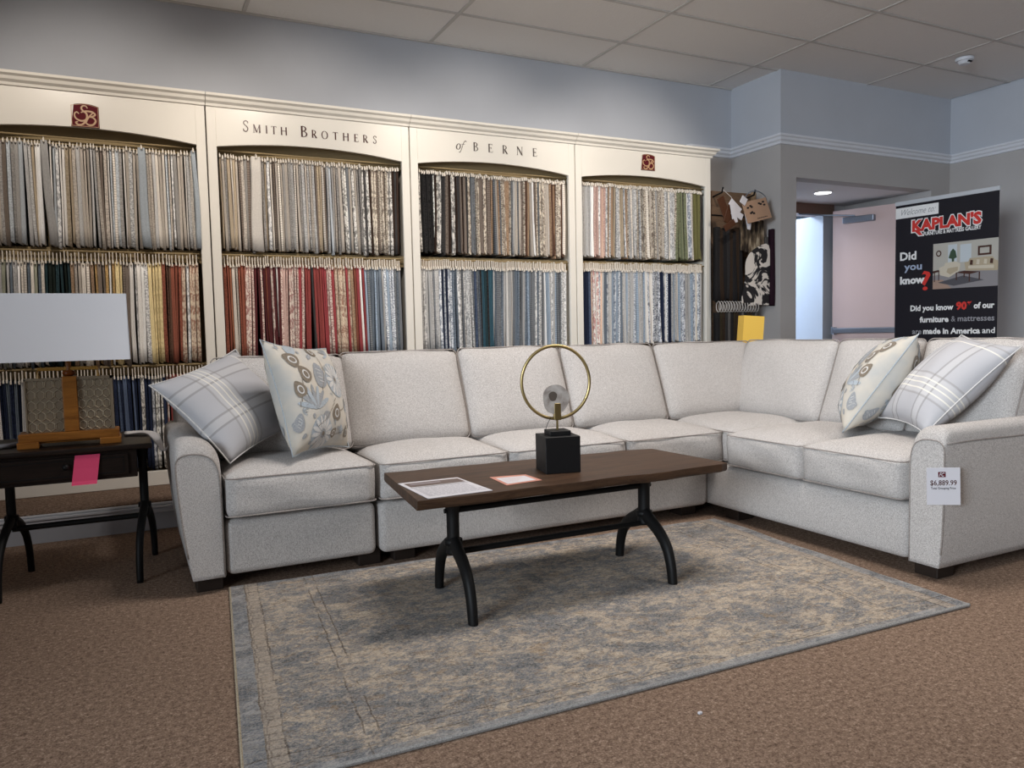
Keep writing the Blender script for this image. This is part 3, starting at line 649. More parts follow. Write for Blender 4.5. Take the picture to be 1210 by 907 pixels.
strap('leather_strap', 'plum leather strap hanging nearest the wall column', 4.795-.01, 1.80, .62, .026, leathers['plum'][0], 'plain', seed=21, y=YR-.05)
for k in range(15):
    nm = ('black', 'charcoal', 'olive brown', 'grey', 'dark brown')[(k*7) % 5]
    o = strap('leather_strip', '%s leather strip, %s from left in the rack\'s lower row' % (nm, ordinal(k+1)), 4.247+k*.0285, 1.125, .33, .025, leathers[nm][0], 'plain', y=YR, seed=30+k, wav=.002)
    bm = bmesh.new(); tube(bm, [(0+.001*math.cos(a)*1, .028*math.cos(a), .045+.042*math.sin(a)) for a in [2*math.pi*q/12 for q in range(12)]], .0042, 5, True)
    obj('ring', bm, M['ringw'], o, label='white plastic ring')
# cowhide
bm = bmesh.new(); pts = spline([(4.435, 0, 1.18), (4.47, 0, 1.40), (4.475, 0, 1.52), (4.52, 0, 1.60), (4.62, 0, 1.66), (4.72, 0, 1.67), (4.748, 0, 1.50), (4.735, 0, 1.30), (4.748, 0, 1.19), (4.60, 0, 1.185)], 3, True)
poly(bm, [(p.x+.04, YR-.022, p.z) for p in pts], (0, .006, 0))
N = NT('cowhide', .7); c = N.mix(bw(N, N.noise(N.tc(), 7, 3, .6, 1.2), .47, .50), hexc('#e6ddd3'), hexc('#2a282a')); N.col(c)
tag(obj('cowhide_sample', bm, N.m), 'black and white spotted cowhide sample hanging on the leather rack', 'leather sample')
bm = bmesh.new()
for k in range(6): bx(bm, 4.47+k*.042, 4.506+k*.042, YR-.015, YR-.004, 1.62-.012*(k % 3), 1.86+.01*(k % 2), .004)
N = NT('brindle_hide', .8); N.col(N.ramp(N.noise(N.map(N.tc(), (1, 1, .25)), 30, 3), [(.4, '#2b221b'), (.55, '#6f5f4c'), (.7, '#b3a58e')]))
tag(obj('brindle_hide_sample', bm, N.m), 'brown brindle hide sample in strips above the cowhide sample', 'leather sample')
# tan card on ring
tc_ = thing('swatch_card', 'tilted tan swatch card with dark holes hooked over the rack', 'card', (4.52, YR-.05, 1.93))
Mt = Matrix.Translation((4.555, YR-.10, 1.93)) @ Matrix.Rotation(rad(-13), 4, 'Y') @ Matrix.Rotation(rad(-10), 4, 'X')
rel(obj('card', box(-.13, .13, -.003, .003, -.085, .085, .001, 1, Mt), flat('tan_card', '#a88870', .6), tc_))
b = bmesh.new()
for (u, v) in ((-.085, .035), (-.055, .045), (-.045, .035), (.04, .05), (.055, .042), (.085, .055), (.09, .03), (-.07, -.012), (-.04, -.018), (-.055, -.006)):
    bx(b, u-.011, u+.011, -.0045, -.003, v-.007, v+.007, 0, 1, Mt)
for q in range(7): bx(b, -.02+q*.016, -.009+q*.016, -.0045, -.003, -.068, -.062, 0, 1, Mt)
rel(obj('hole_pattern', b, M['ink'], tc_)); rel(obj('ring', tb([(4.56+.12*math.cos(a), YR-.085, 2.0+.085*math.sin(a)) for a in [2*math.pi*q/20 for q in range(20)]], .004, 6, True), M['steel'], tc_))
TAGSTR = [(4.32, 4.826, 2.10), (4.335, YR-.05, 2.03), (4.36, YR-.07, 1.93)]
tl = thing('tag_bundle', 'bundle of white and brown tags hanging at the rack\'s upper left', 'tags', (4.36, YR-.05, 1.85))
for k, (x, z, a, w_, h_, mm) in enumerate(((4.26, 1.93, -25, .07, .20, 'lb'), (4.30, 1.90, 20, .06, .16, 'lb'), (4.36, 1.955, 38, .13, .055, 'w'), (4.375, 1.895, 24, .12, .05, 'w'), (4.335, 1.90, -12, .05, .15, 'w'), (4.465, 1.87, -14, .030, .17, 'w'), (4.495, 1.86, 10, .028, .17, 'w'), (4.42, 2.00, 30, .06, .06, 'w'), (4.27, 1.80, 60, .05, .12, 'lb'))):
    T = Matrix.Translation((x, YR-.055-.006*k, z)) @ Matrix.Rotation(rad(a), 4, 'Y')
    rel(obj('tag', box(-w_/2, w_/2, -.004, .004, -h_/2, h_/2, .002, 1, T), M['paper'] if mm == 'w' else flat('brown_leather', '#4c2d1b', .5), tl))

rel(obj('string', tb(TAGSTR, .0025, 5), M['ringw'], tl))
# ------------------------------------------------------------------ sofa
def cushion(w_, d, h, r=.045, ctop=.03, cfront=.012, cside=0.0, nx=14, ny=12, nz=7, seed=0):
    """soft box centred on x, from y=0 (front) to d, z=0..h"""
    bm = bmesh.new(); a, b, c = w_/2, d/2, h/2; rn = random.Random(seed); ph = [rn.uniform(0, 6.28) for _ in range(6)]
    grid = {}
    def vert(i, j, k):
        key = (i, j, k)
        if key in grid: return grid[key]
        u, v, t = 2*i/nx-1, 2*j/ny-1, 2*k/nz-1
        e = lambda q: math.copysign(abs(q)**.86, q)
        p = Vector((u*a, v*b, t*c)); q = Vector((max(-a+r, min(a-r, p.x)), max(-b+r, min(b-r, p.y)), max(-c+r, min(c-r, p.z))))
        dlt = p-q
        if dlt.length > 1e-9:
            m = max(abs(dlt.x), abs(dlt.y), abs(dlt.z)); q = q+dlt.normalized()*r if m > r*.98 else p
        p = q
        if t > 0: p.z += ctop*(1-u**4)*(1-v**4)*t
        if t < 0: p.z += ctop*.15*(1-u**4)*(1-v**4)*t
        if v < 0: p.y += cfront*(1-u**4)*(1-t**4)*v
        p.x += cside*(1-v**2)*(1-t**2)*u
        wob = .0035
        p += Vector((0, math.sin(u*5+ph[0]+t*3)*wob, math.sin(u*6+ph[1])*math.sin(v*5+ph[2])*wob))
        grid[key] = bm.verts.new(p+Vector((0, b, c))); return grid[key]
    def quad(f):
        try: bm.faces.new(f)
        except ValueError: pass
    for i in range(nx):
        for j in range(ny):
            quad((vert(i, j, 0), vert(i, j+1, 0), vert(i+1, j+1, 0), vert(i+1, j, 0))); quad((vert(i, j, nz), vert(i+1, j, nz), vert(i+1, j+1, nz), vert(i, j+1, nz)))
        for k in range(nz):
            quad((vert(i, 0, k), vert(i+1, 0, k), vert(i+1, 0, k+1), vert(i, 0, k+1))); quad((vert(i, ny, k), vert(i, ny, k+1), vert(i+1, ny, k+1), vert(i+1, ny, k)))
    for j in range(ny):
        for k in range(nz):
            quad((vert(0, j, k), vert(0, j, k+1), vert(0, j+1, k+1), vert(0, j+1, k))); quad((vert(nx, j, k), vert(nx, j+1, k), vert(nx, j+1, k+1), vert(nx, j, k+1)))
    bmesh.ops.recalc_face_normals(bm, faces=bm.faces); return bm
def xform(bm, T):
    for v in bm.verts: v.co = T @ v.co
    return bm
sofa = thing('sectional_sofa', 'large oatmeal upholstered L-shaped sectional sofa against the display cabinets', 'sofa', (1.8, 3.6, 0))
def sp(name, bm, mat='sofa', par=None, smooth=True, label=None):
    o = obj(name, bm, M[mat], par or sofa, smooth, label)
    if par is None: rel(o)
    return o
def rect_loop(w_, d, z, r, y0=0, inset=.0):
    pts = []; a = w_/2-inset; r = max(r, .01)
    for cx, cy, a0 in ((a-r, y0+r, -90), (a-r, y0+d-r, 0), (-a+r, y0+d-r, 90), (-a+r, y0+r, 180)):
        for k in range(5): q = rad(a0+k*22.5); pts.append((cx+r*math.cos(q), cy+r*math.sin(q), z))
    return pts
def seat(w_, d, h, T, seed):
    o = sp('seat_cushion', xform(cushion(w_, d, h, .022, .035, .010, 0, seed=seed), T))
    for z in (.010, h-.012):
        p = [T @ Vector(q) for q in rect_loop(w_, d, z, .03, -.004, -.001)]
        sp('piping', tb(p, .0030, 6, True), 'piping', o)
    return o
zs, hs_ = .292, .172
def TX(x, y, z): return Matrix.Translation((x, y, z))
for k, (x0, x1, yf) in enumerate(((.322, .925, 3.165), (.945, 1.552, 3.16), (1.558, 2.198, 3.15), (2.204, 2.80, 3.13))):
    seat(x1-x0, .80, hs_, TX((x0+x1)/2, yf, zs), k)
seat(.66, .85, hs_+.004, TX(3.14, 3.06, zs), 5)      # corner seat
RW = Matrix.Rotation(rad(-90), 4, 'Z')                   # local front (-y) turned to face -x
for k, (y0, y1) in enumerate(((2.555, 3.045), (2.035, 2.545))):
    seat(y1-y0, .80, hs_, TX(2.735, (y0+y1)/2, zs) @ RW, 7+k)
# bases
def base(x0, x1, y0, y1):
    bm = box(x0, x1, y0, y1, .06, .284, .028, 4); return sp('base', bm)
base(.318, .928, 3.20, 4.10); base(.945, 2.745, 3.185, 4.08); base(2.752, 3.74, 2.02, 4.08)
for x in (.55, 1.6, 2.9): pass
# backs
sp('back_frame', box(.19, 3.74, 3.95, 4.12, .08, .82, .04, 4)); sp('back_frame', box(3.58, 3.76, 1.90, 3.95, .08, .82, .04, 4))
def backc(w_, h, T, seed, side=.0):
    th = .21; o = sp('back_cushion', xform(cushion(w_, th, h, .030, .020, .034, 0.006, 16, 6, 14, seed), T))
    for y in (.022, th-.02):   # front & rear outline seams
        a = w_/2+.001; pts = []; r = .028
        for cx, cz, a0 in ((a-r, r, -90), (a-r, h-r+.004, 0), (-a+r, h-r+.004, 90), (-a+r, r, 180)):
            for k in range(5): q = rad(a0+k*22.5); pts.append(T @ Vector((cx+r*math.cos(q), y, cz+r*math.sin(q)+(.018*(1-(cx/a)**2) if cz > .1 else 0))))
        sp('piping', tb(pts, .0032, 6, True), 'piping', o)
TL = Matrix.Rotation(rad(-21), 4, 'X')
for k, (x0, x1, yf, h) in enumerate(((.335, .925, 3.50, .455), (.915, 1.520, 3.51, .462), (1.530, 2.125, 3.515, .466), (2.140, 2.76, 3.52, .462), (2.78, 3.53, 3.53, .458))):
    backc(x1-x0, h, TX((x0+x1)/2, yf, .490) @ TL, 20+k)
for k, (y0, y1, h) in enumerate(((2.965, 3.66, .465), (2.455, 2.955, .468), (1.96, 2.445, .470))):
    backc(y1-y0, h, TX(3.285, (y0+y1)/2, .490) @ RW @ TL, 30+k)
# arms
pl = [(.190, .062), (.170, .20), (.156, .34), (.148, .46), (.145, .54), (.150, .584), (.170, .604), (.205, .610), (.245, .604), (.280, .584), (.303, .545), (.313, .48), (.316, .30), (.316, .062)]
def arm_inset(p, cen, q):
    t = max(0, (p.z-.06)/.54)
    f = .10 if (p-cen).dot(Vector((1, 1, 0))) > 0 else .03    # the seat side curls in more than the outer side
    return Vector((cen.x+(p.x-cen.x)*(1-f*q), cen.y+(p.y-cen.y)*(1-f*q), p.z-.050*q*t**2))
def arm(prof3, depth, piping_r=.0045):
    bm = bmesh.new(); P = [Vector(p) for p in prof3]; D = Vector(depth); n = 10; rings = []
    cen = sum(P, Vector())/len(P)
    L = D.length
    for dist, q in [(0, 1.0), (.004, .80), (.014, .42), (.028, .14), (.045, 0)]+[(.045+(L-.05)*k/8, 0) for k in range(1, 9)]:
        rings.append([bm.verts.new(arm_inset(p, cen, q)+D.normalized()*dist) for p in P])
    rings.insert(0, [bm.verts.new(v.co+(cen-v.co)*.04) for v in rings[0]])
    for v in rings[0]: v.co += D.normalized()*-(v.co-rings[1][0].co).dot(D.normalized())
    m = len(P)
    for A, B in zip(rings, rings[1:]):
        for j in range(m): bm.faces.new((A[j], A[(j+1) % m], B[(j+1) % m], B[j]))
    cv = bm.verts.new(cen+D.normalized()*-(cen-rings[1][0].co).dot(D.normalized()))
    for j in range(m): bm.faces.new((cv, rings[0][(j+1) % m], rings[0][j]))
    bm.faces.new(rings[-1]); bmesh.ops.recalc_face_normals(bm, faces=bm.faces); return bm
prof = spline([(x, 3.19, z) for x, z in pl[:-1]], 3)+[Vector((.317, 3.19, .062))]
a1 = sp('arm', arm(prof, (0, .90, 0)), smooth=True)
cen_ = sum(prof, Vector())/len(prof)
sp('piping', tb([arm_inset(p, cen_, 1)+Vector((0, .001, 0)) for p in prof[2:]], .0036, 6), 'piping', a1)
prr = [(2.012, .062), (2.012, .30), (2.012, .48), (2.005, .545), (1.988, .582), (1.960, .600), (1.925, .606), (1.888, .603), (1.867, .585), (1.861, .55), (1.861, .46), (1.862, .30), (1.868, .15), (1.878, .062)]
prof = spline([(2.745, y, z) for y, z in prr], 3)
a2 = sp('arm', arm(prof, (.95, 0, 0)), smooth=True)
cen_ = sum(prof, Vector())/len(prof)
sp('piping', tb([arm_inset(p, cen_, 1)+Vector((.001, 0, 0)) for p in prof[:-2]], .0036, 6), 'piping', a2)
sp('piping', tb([(2.76+.93*u, 1.861, .545+.002*math.sin(u*9)) for u in [q/12 for q in range(13)]], .004, 6), 'piping', a2)
for x, y in ((.205, 3.24), (.86, 3.26), (1.02, 3.26), (2.62, 3.26), (2.80, 3.02), (2.80, 1.92), (3.60, 1.92), (.22, 3.98), (3.6, 3.95)):
    b = bmesh.new(); vs = bx(b, x, x+.10, y, y+.10, 0, .075, .004)
    rel(obj('foot', b, M['foot'], sofa))

# ------------------------------------------------------------------ throw pillows
def pillow(name, A, B, D, th, mat, label, group, Cc=None, plump=2.2):
    """A-B is one edge (u axis), A-D the other (v axis)"""
    A, B, D = Vector(A), Vector(B), Vector(D); Cc = Vector(Cc) if Cc else B+D-A
    nrm = (B-A).cross(D-A).normalized(); n = 20
    bm = bmesh.new(); uvl = bm.loops.layers.uv.new('UVMap'); V = {}
    def pos(i, j, s):
        u, v = i/n, j/n; U, W_ = 2*u-1, 2*v-1
        pin = .055
        u2 = .5+(u-.5)*(1-pin*(1-W_**2)*abs(U)**3*1.6); v2 = .5+(v-.5)*(1-pin*(1-U**2)*abs(W_)**3*1.6)
        p = A*(1-u2)*(1-v2)+B*u2*(1-v2)+Cc*u2*v2+D*(1-u2)*v2
        k = max(0, (1-abs(U)**plump)*(1-abs(W_)**plump))**.62
        k *= 1+.05*math.sin(U*7+W_*3)*(1-abs(U))
        return p+nrm*s*th/2*k
    for s in (1, -1):
        for i in range(n+1):
            for j in range(n+1):
                edge = i in (0, n) or j in (0, n)
                if edge and s == -1: V[(i, j, -1)] = V[(i, j, 1)]
                else: V[(i, j, s)] = bm.verts.new(pos(i, j, s))
    for s in (1, -1):
        for i in range(n):
            for j in range(n):
                ids = [(i, j), (i+1, j), (i+1, j+1), (i, j+1)]
                if s == -1: ids = ids[::-1]
                f = bm.faces.new([V[(*q, s)] for q in ids]); f.smooth = True
                for lp, q in zip(f.loops, ids): lp[uvl].uv = (q[0]/n, q[1]/n)
    t = thing(name, label, 'pillow', A.lerp(Cc, .5), group)
    co = rel(obj('cover', bm, M[mat], t, True))
    loop = [pos(i, 0, 0) for i in range(n)]+[pos(n, j, 0) for j in range(n)]+[pos(n-i, n, 0) for i in range(n)]+[pos(0, n-j, 0) for j in range(n)]
    rel(obj('piping', tb(loop, .0030, 6, True), M['f_white' if mat == 'plaid' else 'f_blue'], t, True))
    def surf(u, v, s=1, lift=.0018):
        i, j = max(0, min(1, u))*n, max(0, min(1, v))*n
        return pos(i, j, s)+nrm*s*lift
    return t, surf
def motif_set(t, surf, sides):
    """printed flowers as thin raised print lying on the pillow surface"""
    def blob(bm, pts, s, lift):     # filled polygon fan in uv
        c = (sum(p[0] for p in pts)/len(pts), sum(p[1] for p in pts)/len(pts))
        cv = bm.verts.new(surf(*c, s, lift)); mid = [bm.verts.new(surf((p[0]+c[0])/2, (p[1]+c[1])/2, s, lift)) for p in pts]; out = [bm.verts.new(surf(*p, s, lift)) for p in pts]
        m = len(pts)
        for k in range(m):
            bm.faces.new((cv, mid[k], mid[(k+1) % m])); bm.faces.new((mid[k], out[k], out[(k+1) % m], mid[(k+1) % m]))
    def ell(cx, cy, rx, ry, a=0, n=16, tip=0):
        r = []
        for k in range(n):
            q = 2*math.pi*k/n; x, y = rx*math.cos(q), ry*math.sin(q)*(1+tip*math.cos(q))
            r.append((cx+x*math.cos(a)-y*math.sin(a), cy+x*math.sin(a)+y*math.cos(a)))
        return r
    for s in sides:
        B_, G_, W_, L_ = (bmesh.new() for _ in range(4))
        def daisy(cx, cy, r, n=14, bm=W_):
            for k in range(n):
                a = 2*math.pi*k/n; blob(bm, ell(cx+r*.62*math.cos(a), cy+r*.62*math.sin(a), r*.40, r*.115, a, 10, .3), s, .0024)
            blob(G_, ell(cx, cy, r*.24, r*.24), s, .0028); blob(B_, ell(cx, cy, r*.12, r*.12), s, .0034)
            blob(L_, ell(cx, cy, r*1.03, r*1.03, 0, 24), s, .0016)
        def paisley(cx, cy, r, a):
            blob(B_, ell(cx, cy, r, r*.78, a, 18, -.45), s, .0026); blob(W_, ell(cx-r*.15*math.cos(a), cy-r*.15*math.sin(a), r*.55, r*.42, a, 14), s, .0032); blob(B_, ell(cx-r*.15*math.cos(a), cy-r*.15*math.sin(a), r*.38, r*.28, a, 12), s, .0038)
        def leaf(cx, cy, r, a, bm=G_):
            blob(bm, ell(cx, cy, r, r*.62, a, 16, -.35), s, .0022)
            for q in (-.5, -.2, .1, .4): blob(W_, ell(cx+q*r*math.cos(a), cy+q*r*math.sin(a), r*.30, r*.03, a+1.1, 6), s, .0030)
        def fern(cx, cy, r, a, n=7):
            for k in range(n):
                q = a-1.2+2.4*k/(n-1); blob(G_ if k % 2 else L_, ell(cx+r*.5*math.cos(q), cy+r*.5*math.sin(q), r*.5, r*.10, q, 10, .2), s, .0022)
        def stem(x0, y0, x1, y1, b=.1):
            for k in range(8):
                u = k/8; x = x0+(x1-x0)*u+b*math.sin(math.pi*u)*(y1-y0); y = y0+(y1-y0)*u-b*math.sin(math.pi*u)*(x1-x0)
                blob(B_, ell(x, y, .030, .0035, math.atan2(y1-y0, x1-x0), 6), s, .0026)
        daisy(.70, .60, .165); daisy(.36, .12, .16); daisy(.98-.05, .22, .06, 10)
        for c in ((.17, .80, .085, 2.6), (.26, .66, .085, 2.2), (.15, .53, .075, 2.0)): paisley(*c)
        paisley(.50, .90, .07, 1.2); paisley(.60, .30, .075, 1.3); leaf(.45, .64, .12, 1.7); fern(.30, .34, .22, 1.6); fern(.80, .88, .14, 2.3, 5)
        leaf(.84, .36, .06, 1.5, L_); paisley(.90, .40, .045, 1.4); leaf(.24, .95-.03, .09, .7, L_); leaf(.44, .28, .06, .3)
        paisley(.55, .12, .05, .8); paisley(.80, .12, .055, 1.8); leaf(.68, .14, .045, 2, L_); leaf(.08, .25, .08, 1.3); leaf(.90, .72, .05, .9, L_)
        rr = random.Random(11)
        for _ in range(34):
            x, y, a_ = rr.uniform(.05, .95), rr.uniform(.05, .95), rr.uniform(0, 6.28)
            (leaf if rr.random() < .6 else (lambda *q: fern(q[0], q[1], q[2]*1.3, q[3], 4)))(x, y, rr.uniform(.018, .036), a_)
        stem(.30, .20, .62, .45); stem(.45, .52, .52, .85); stem(.62, .30, .88, .44); stem(.12, .4, .2, .75); stem(.5, .1, .85, .2)
        for bm, mm, nm in ((L_, 'f_blue', 'blue_print'), (G_, 'f_grey', 'grey_print'), (W_, 'f_white', 'white_print'), (B_, 'f_brown', 'brown_print')):
            bmesh.ops.recalc_face_normals(bm, faces=bm.faces); q_ = rel(obj(nm, bm, M[mm], t, True)); q_['kind'] = 'stuff'
grp = 'throw pillows on the sofa'
pillow('throw_pillow', (.352, 3.26, .500), (.076, 3.40, .820), (.70, 3.60, .60), .20, 'plaid', 'pale grey plaid throw pillow leaning over the sofa\'s left arm', grp, Cc=(.455, 3.78, .95))
t, sf = pillow('throw_pillow', (.588, 3.20, .512), (.880, 3.43, .500), (.500, 3.34, .992), .21, 'floral', 'floral print throw pillow standing on the sofa\'s leftmost seat', grp, Cc=(.835, 3.62, .945), plump=2.6)
motif_set(t, sf, (1, -1))
t, sf = pillow('throw_pillow', (2.95, 2.50, .505), (3.24, 2.75, .535), (3.225, 2.32, .955), .24, 'floral', 'floral print throw pillow beside the plaid one at the sofa\'s right end', grp, Cc=(3.46, 2.52, .93))
motif_set(t, sf, (1, -1))
pillow('throw_pillow', (3.14, 2.46, .565), (2.967, 2.10, .540), (3.50, 2.30, .945), .22, 'plaid', 'pale grey plaid throw pillow leaning on the sofa\'s right arm', grp, Cc=(3.335, 1.93, .897))

# yellow box tag on the sofa corner, price tag on the arm
YT = Matrix.Translation((3.615, 3.80, .935)) @ Matrix.Rotation(rad(-20), 4, 'Z') @ Matrix.Rotation(rad(4), 4, 'Y')
t = thing('yellow_tag', 'bright yellow folded box tag standing on the sofa back corner', 'tag', (3.60, 3.80, .92))
rel(obj('front_panel', box(-.068, .068, -.062, -.058, -.112, .138, 0, 1, YT), M['yellow'], t)); b = bmesh.new()
bx(b, .064, .068, -.058, .03, -.112, .138, 0, 1, YT); bx(b, -.068, -.064, -.058, .03, -.112, .138, 0, 1, YT); bx(b, -.064, .064, -.058, .03, .134, .138, 0, 1, YT); bx(b, -.064, .064, .026, .03, -.112, .134, 0, 1, YT)
rel(obj('side_panels', b, M['yellow'], t))
# text (built-in face), shaped to a mesh on the xz plane, reading from -y
def text_bm(s, size, width=None, bold=0, shear=0, align='LEFT'):
    cu = bpy.data.curves.new('t', 'FONT'); cu.body = s; cu.size = size; cu.offset = bold; cu.shear = shear; cu.align_x = align; cu.resolution_u = 2
    o = bpy.data.objects.new('t', cu); C.objects.link(o); bpy.context.view_layer.update()
    me = bpy.data.meshes.new_from_object(o.evaluated_get(bpy.context.evaluated_depsgraph_get())); bpy.data.objects.remove(o)
    bm = bmesh.new(); bm.from_mesh(me); xs_ = [v.co.x for v in bm.verts] or [0]
    k = width/(max(xs_)-min(xs_)) if width else 1; x0 = min(xs_) if align == 'LEFT' else 0
    for v in bm.verts: v.co = Vector(((v.co.x-x0)*k, 0, v.co.y))
    return bm
PT = Matrix.Translation((2.732, 1.858, .388)) @ Matrix.Rotation(rad(-38), 4, 'Z') @ Matrix.Rotation(rad(-1.5), 4, 'Y')
t = thing('price_tag', 'white price card pinned on the sofa\'s right arm corner', 'price tag', (2.735, 1.852, .30))
rel(obj('card', box(-.056, .060, -.0015, .0015, -.072, .070, 0, 1, PT), M['paper'], t))
rel(obj('logo', box(-.016, .010, -.0022, -.0015, .034, .054, 0, 1, PT), M['maroon'], t)); rel(obj('monogram', xform(text_bm('FC', .020, .019, .0004, .3), PT @ TX(-.013, -.0026, .037)), M['paper'], t))
rel(obj('price', xform(text_bm('$6,889.99', .028, .092, .0004), PT @ TX(-.044, -.0020, .003)), M['letter'], t)); rel(obj('caption', xform(text_bm('Total Grouping Price', .012, .086, .0002), PT @ TX(-.042, -.0020, -.012)), M['ink'], t))

# ------------------------------------------------------------------ rug
RG = dict(bl=(.327, 3.223), br=(2.711, 3.096), fr=(2.621, 1.678), fl=(.187, 1.738))
def rp(u, v):   # u along width 0..1 left-right, v 0..1 front-back
    f = Vector(RG['fl']).lerp(Vector(RG['fr']), u); b_ = Vector(RG['bl']).lerp(Vector(RG['br']), u); p = f.lerp(b_, v)
    if u > .9: p.x += .010*math.sin(v*17)*(u-.9)*10*v
    return p
bm = bmesh.new(); uvl = bm.loops.layers.uv.new('UVMap'); nu, nv = 48, 30; T_ = []
for z in (.010, .001):
    T_.append([[bm.verts.new((*rp(i/nu, j/nv), z+(.0012*math.sin(i*.9)*math.sin(j*1.3) if z > .005 else 0))) for j in range(nv+1)] for i in range(nu+1)])
for i in range(nu):
    for j in range(nv):
        ids = [(i, j), (i+1, j), (i+1, j+1), (i, j+1)]; f = bm.faces.new([T_[0][a][b_] for a, b_ in ids])
        for lp, q in zip(f.loops, ids): lp[uvl].uv = (q[0]/nu*2.40, q[1]/nv*1.48)
for i in range(nu):
    bm.faces.new((T_[0][i][0], T_[1][i][0], T_[1][i+1][0], T_[0][i+1][0])); bm.faces.new((T_[0][i+1][nv], T_[1][i+1][nv], T_[1][i][nv], T_[0][i][nv]))
for j in range(nv):
    bm.faces.new((T_[0][0][j+1], T_[1][0][j+1], T_[1][0][j], T_[0][0][j])); bm.faces.new((T_[0][nu][j], T_[1][nu][j], T_[1][nu][j+1], T_[0][nu][j+1]))
t = thing('area_rug', 'distressed blue-grey and beige area rug lying under the coffee table', 'rug', (1.4, 2.4, 0))
rel(obj('pile', bm, M['rug'], t))
rel(obj('edge_binding', tb([(*rp(k/24, 0), .007) for k in range(25)], .0065, 6), M['binding'], t, label='blue-grey bound front edge'))
rel(obj('edge_binding', tb([(*rp(0, k/24), .006) for k in range(25)], .005, 6), M['rugbind2'], t, label='tan bound left edge'))
rel(obj('edge_binding', tb([(*rp(1, k/24), .006) for k in range(25)], .005, 6), M['binding'], t))
tag(obj('paper_scrap', box(1.285, 1.296, 1.53, 1.538, 0, .006, .001, 1), M['paper']), 'tiny white paper scrap on the brown carpet in front of the rug', 'scrap')

# ------------------------------------------------------------------ tables
def yleg(t, x, yc, ztop, zhub, half, thick=.020, width=1.25, mat='iron', skew=.02):
    """post that splits into two arched feet in the yz plane"""
    z0 = .0
    post = [(x, yc, ztop), (x, yc, ztop-.03), (x, yc, (ztop+zhub)/2), (x, yc, zhub+.03), (x, yc, zhub-.005)]
    P = spline(post, 4); n = len(P)-1
    rr = [thick*(1.0+.75*(1-min(1, (ztop-p.z)/.07))+.12*max(0, 1-(p.z-zhub)/.05)) for p in P]
    parts = [tb(P, rr, 10, up=(1, 0, 0), flat=.85)]
    rel(obj('leg_post', parts[0], M[mat], t, True))
    for s in (-1, 1):
        k = s*skew
        pts = spline([(x, yc, zhub+.045), (x+k*.2, yc+s*half*.22, zhub+.020), (x+k*.5, yc+s*half*.55, zhub-.016), (x+k*.8, yc+s*half*.80, zhub*.70), (x+k*.95, yc+s*half*.94, zhub*.38), (x+k, yc+s*half, z0)], 6)
        rel(obj('leg', tb(pts, [thick*(1.08-.30*k/len(pts)) for k in range(len(pts))], 10, up=(1, 0, 0), flat=.8), M[mat], t, True))
    rel(obj('foot_collar', tb([(x, yc, zhub+.05), (x, yc, zhub+.03)], thick*1.25, 10), M[mat], t, True))
ct = thing('coffee_table', 'walnut slab coffee table on black iron Y legs', 'table', (1.47, 2.62, 0))
bm = bmesh.new(); ring = []
outl = [(.830, 2.380)]+[(.83+1.285*k/14, 2.372+.006*math.sin(k*1.7)+(.010*math.sin(k) if k > 9 else 0)) for k in range(1, 14)]+[(2.118, 2.378), (2.160, 2.393)]
outl += [(2.150, 2.60), (2.138, 2.86)]+[(2.10-1.2*k/12, 2.885+.006*math.sin(k*2.1)+.005*k) for k in range(1, 12)]+[(.893, 2.950)]
ins = [(1.0, .422), (1.0, .43), (.999, .4525), (.996, .4555)]
cx, cy = 1.48, 2.64
for s, z in ins: ring.append([bm.verts.new((cx+(x-cx)*s, cy+(y-cy)*s-(.006 if z < .43 else 0)*(1 if y < 2.6 else -1)*-1, z)) for x, y in outl])
m = len(outl)
for A, B in zip(ring, ring[1:]):
    for j in range(m): bm.faces.new((A[j], A[(j+1) % m], B[(j+1) % m], B[j]))
bm.faces.new(ring[0][::-1]); bm.faces.new(ring[-1]); bmesh.ops.recalc_face_normals(bm, faces=bm.faces)
rel(obj('tabletop', bm, M['walnut'], ct))
for x in (1.035, 1.885):
    yleg(ct, x, 2.585, .424, .205, .212, .027)
    rel(obj('bracket', box(x-.030, x+.030, 2.45, 2.72, .412, .4235, .003), M['iron'], ct))
    rel(obj('bolt', tb([(x-.032, 2.585, .36), (x+.032, 2.585, .36)], .009, 8), M['iron'], ct))
rel(obj('stretcher', tb([(1.04, 2.585, .360), (1.88, 2.585, .360)], .0115, 10), M['iron'], ct)); rel(obj('stretcher', tb([(1.04, 2.585, .205), (1.88, 2.585, .205)], .0115, 10), M['iron'], ct))
# end table
et = thing('end_table', 'dark espresso end table with one drawer on black iron legs', 'table', (-.2, 3.72, 0))
b = bmesh.new(); bx(b, -.585, .078, 3.465, 3.985, .560, .582, .006, 3); rel(obj('tabletop', b, M['espresso'], et, True))
b = bmesh.new(); bx(b, -.53, .02, 3.495, 3.95, .445, .560, .003, 1); rel(obj('apron', b, M['espresso'], et))
dr = rel(obj('drawer', box(-.485, -.012, 3.484, 3.497, .459, .545, .003), M['espresso'], et))
b = bmesh.new(); bmesh.ops.create_uvsphere(b, u_segments=12, v_segments=8, radius=.013, matrix=TX(-.233, 3.468, .510)); obj('knob', b, M['iron'], dr, True); b = None
b = bmesh.new()
for x0, x1, z0, z1 in ((-.470, -.028, .470, .473), (-.470, -.028, .531, .534), (-.470, -.467, .470, .534), (-.031, -.028, .470, .534)): bx(b, x0, x1, 3.481, 3.485, z0, z1)
obj('panel_bead', b, M['iron'], dr)
for x in (-.452, .042): yleg(et, x, 3.72, .562, .245, .215, .021, skew=.035)
rel(obj('stretcher', tb([(-.452, 3.72, .238), (.045, 3.72, .238)], .012, 10), M['iron'], et))
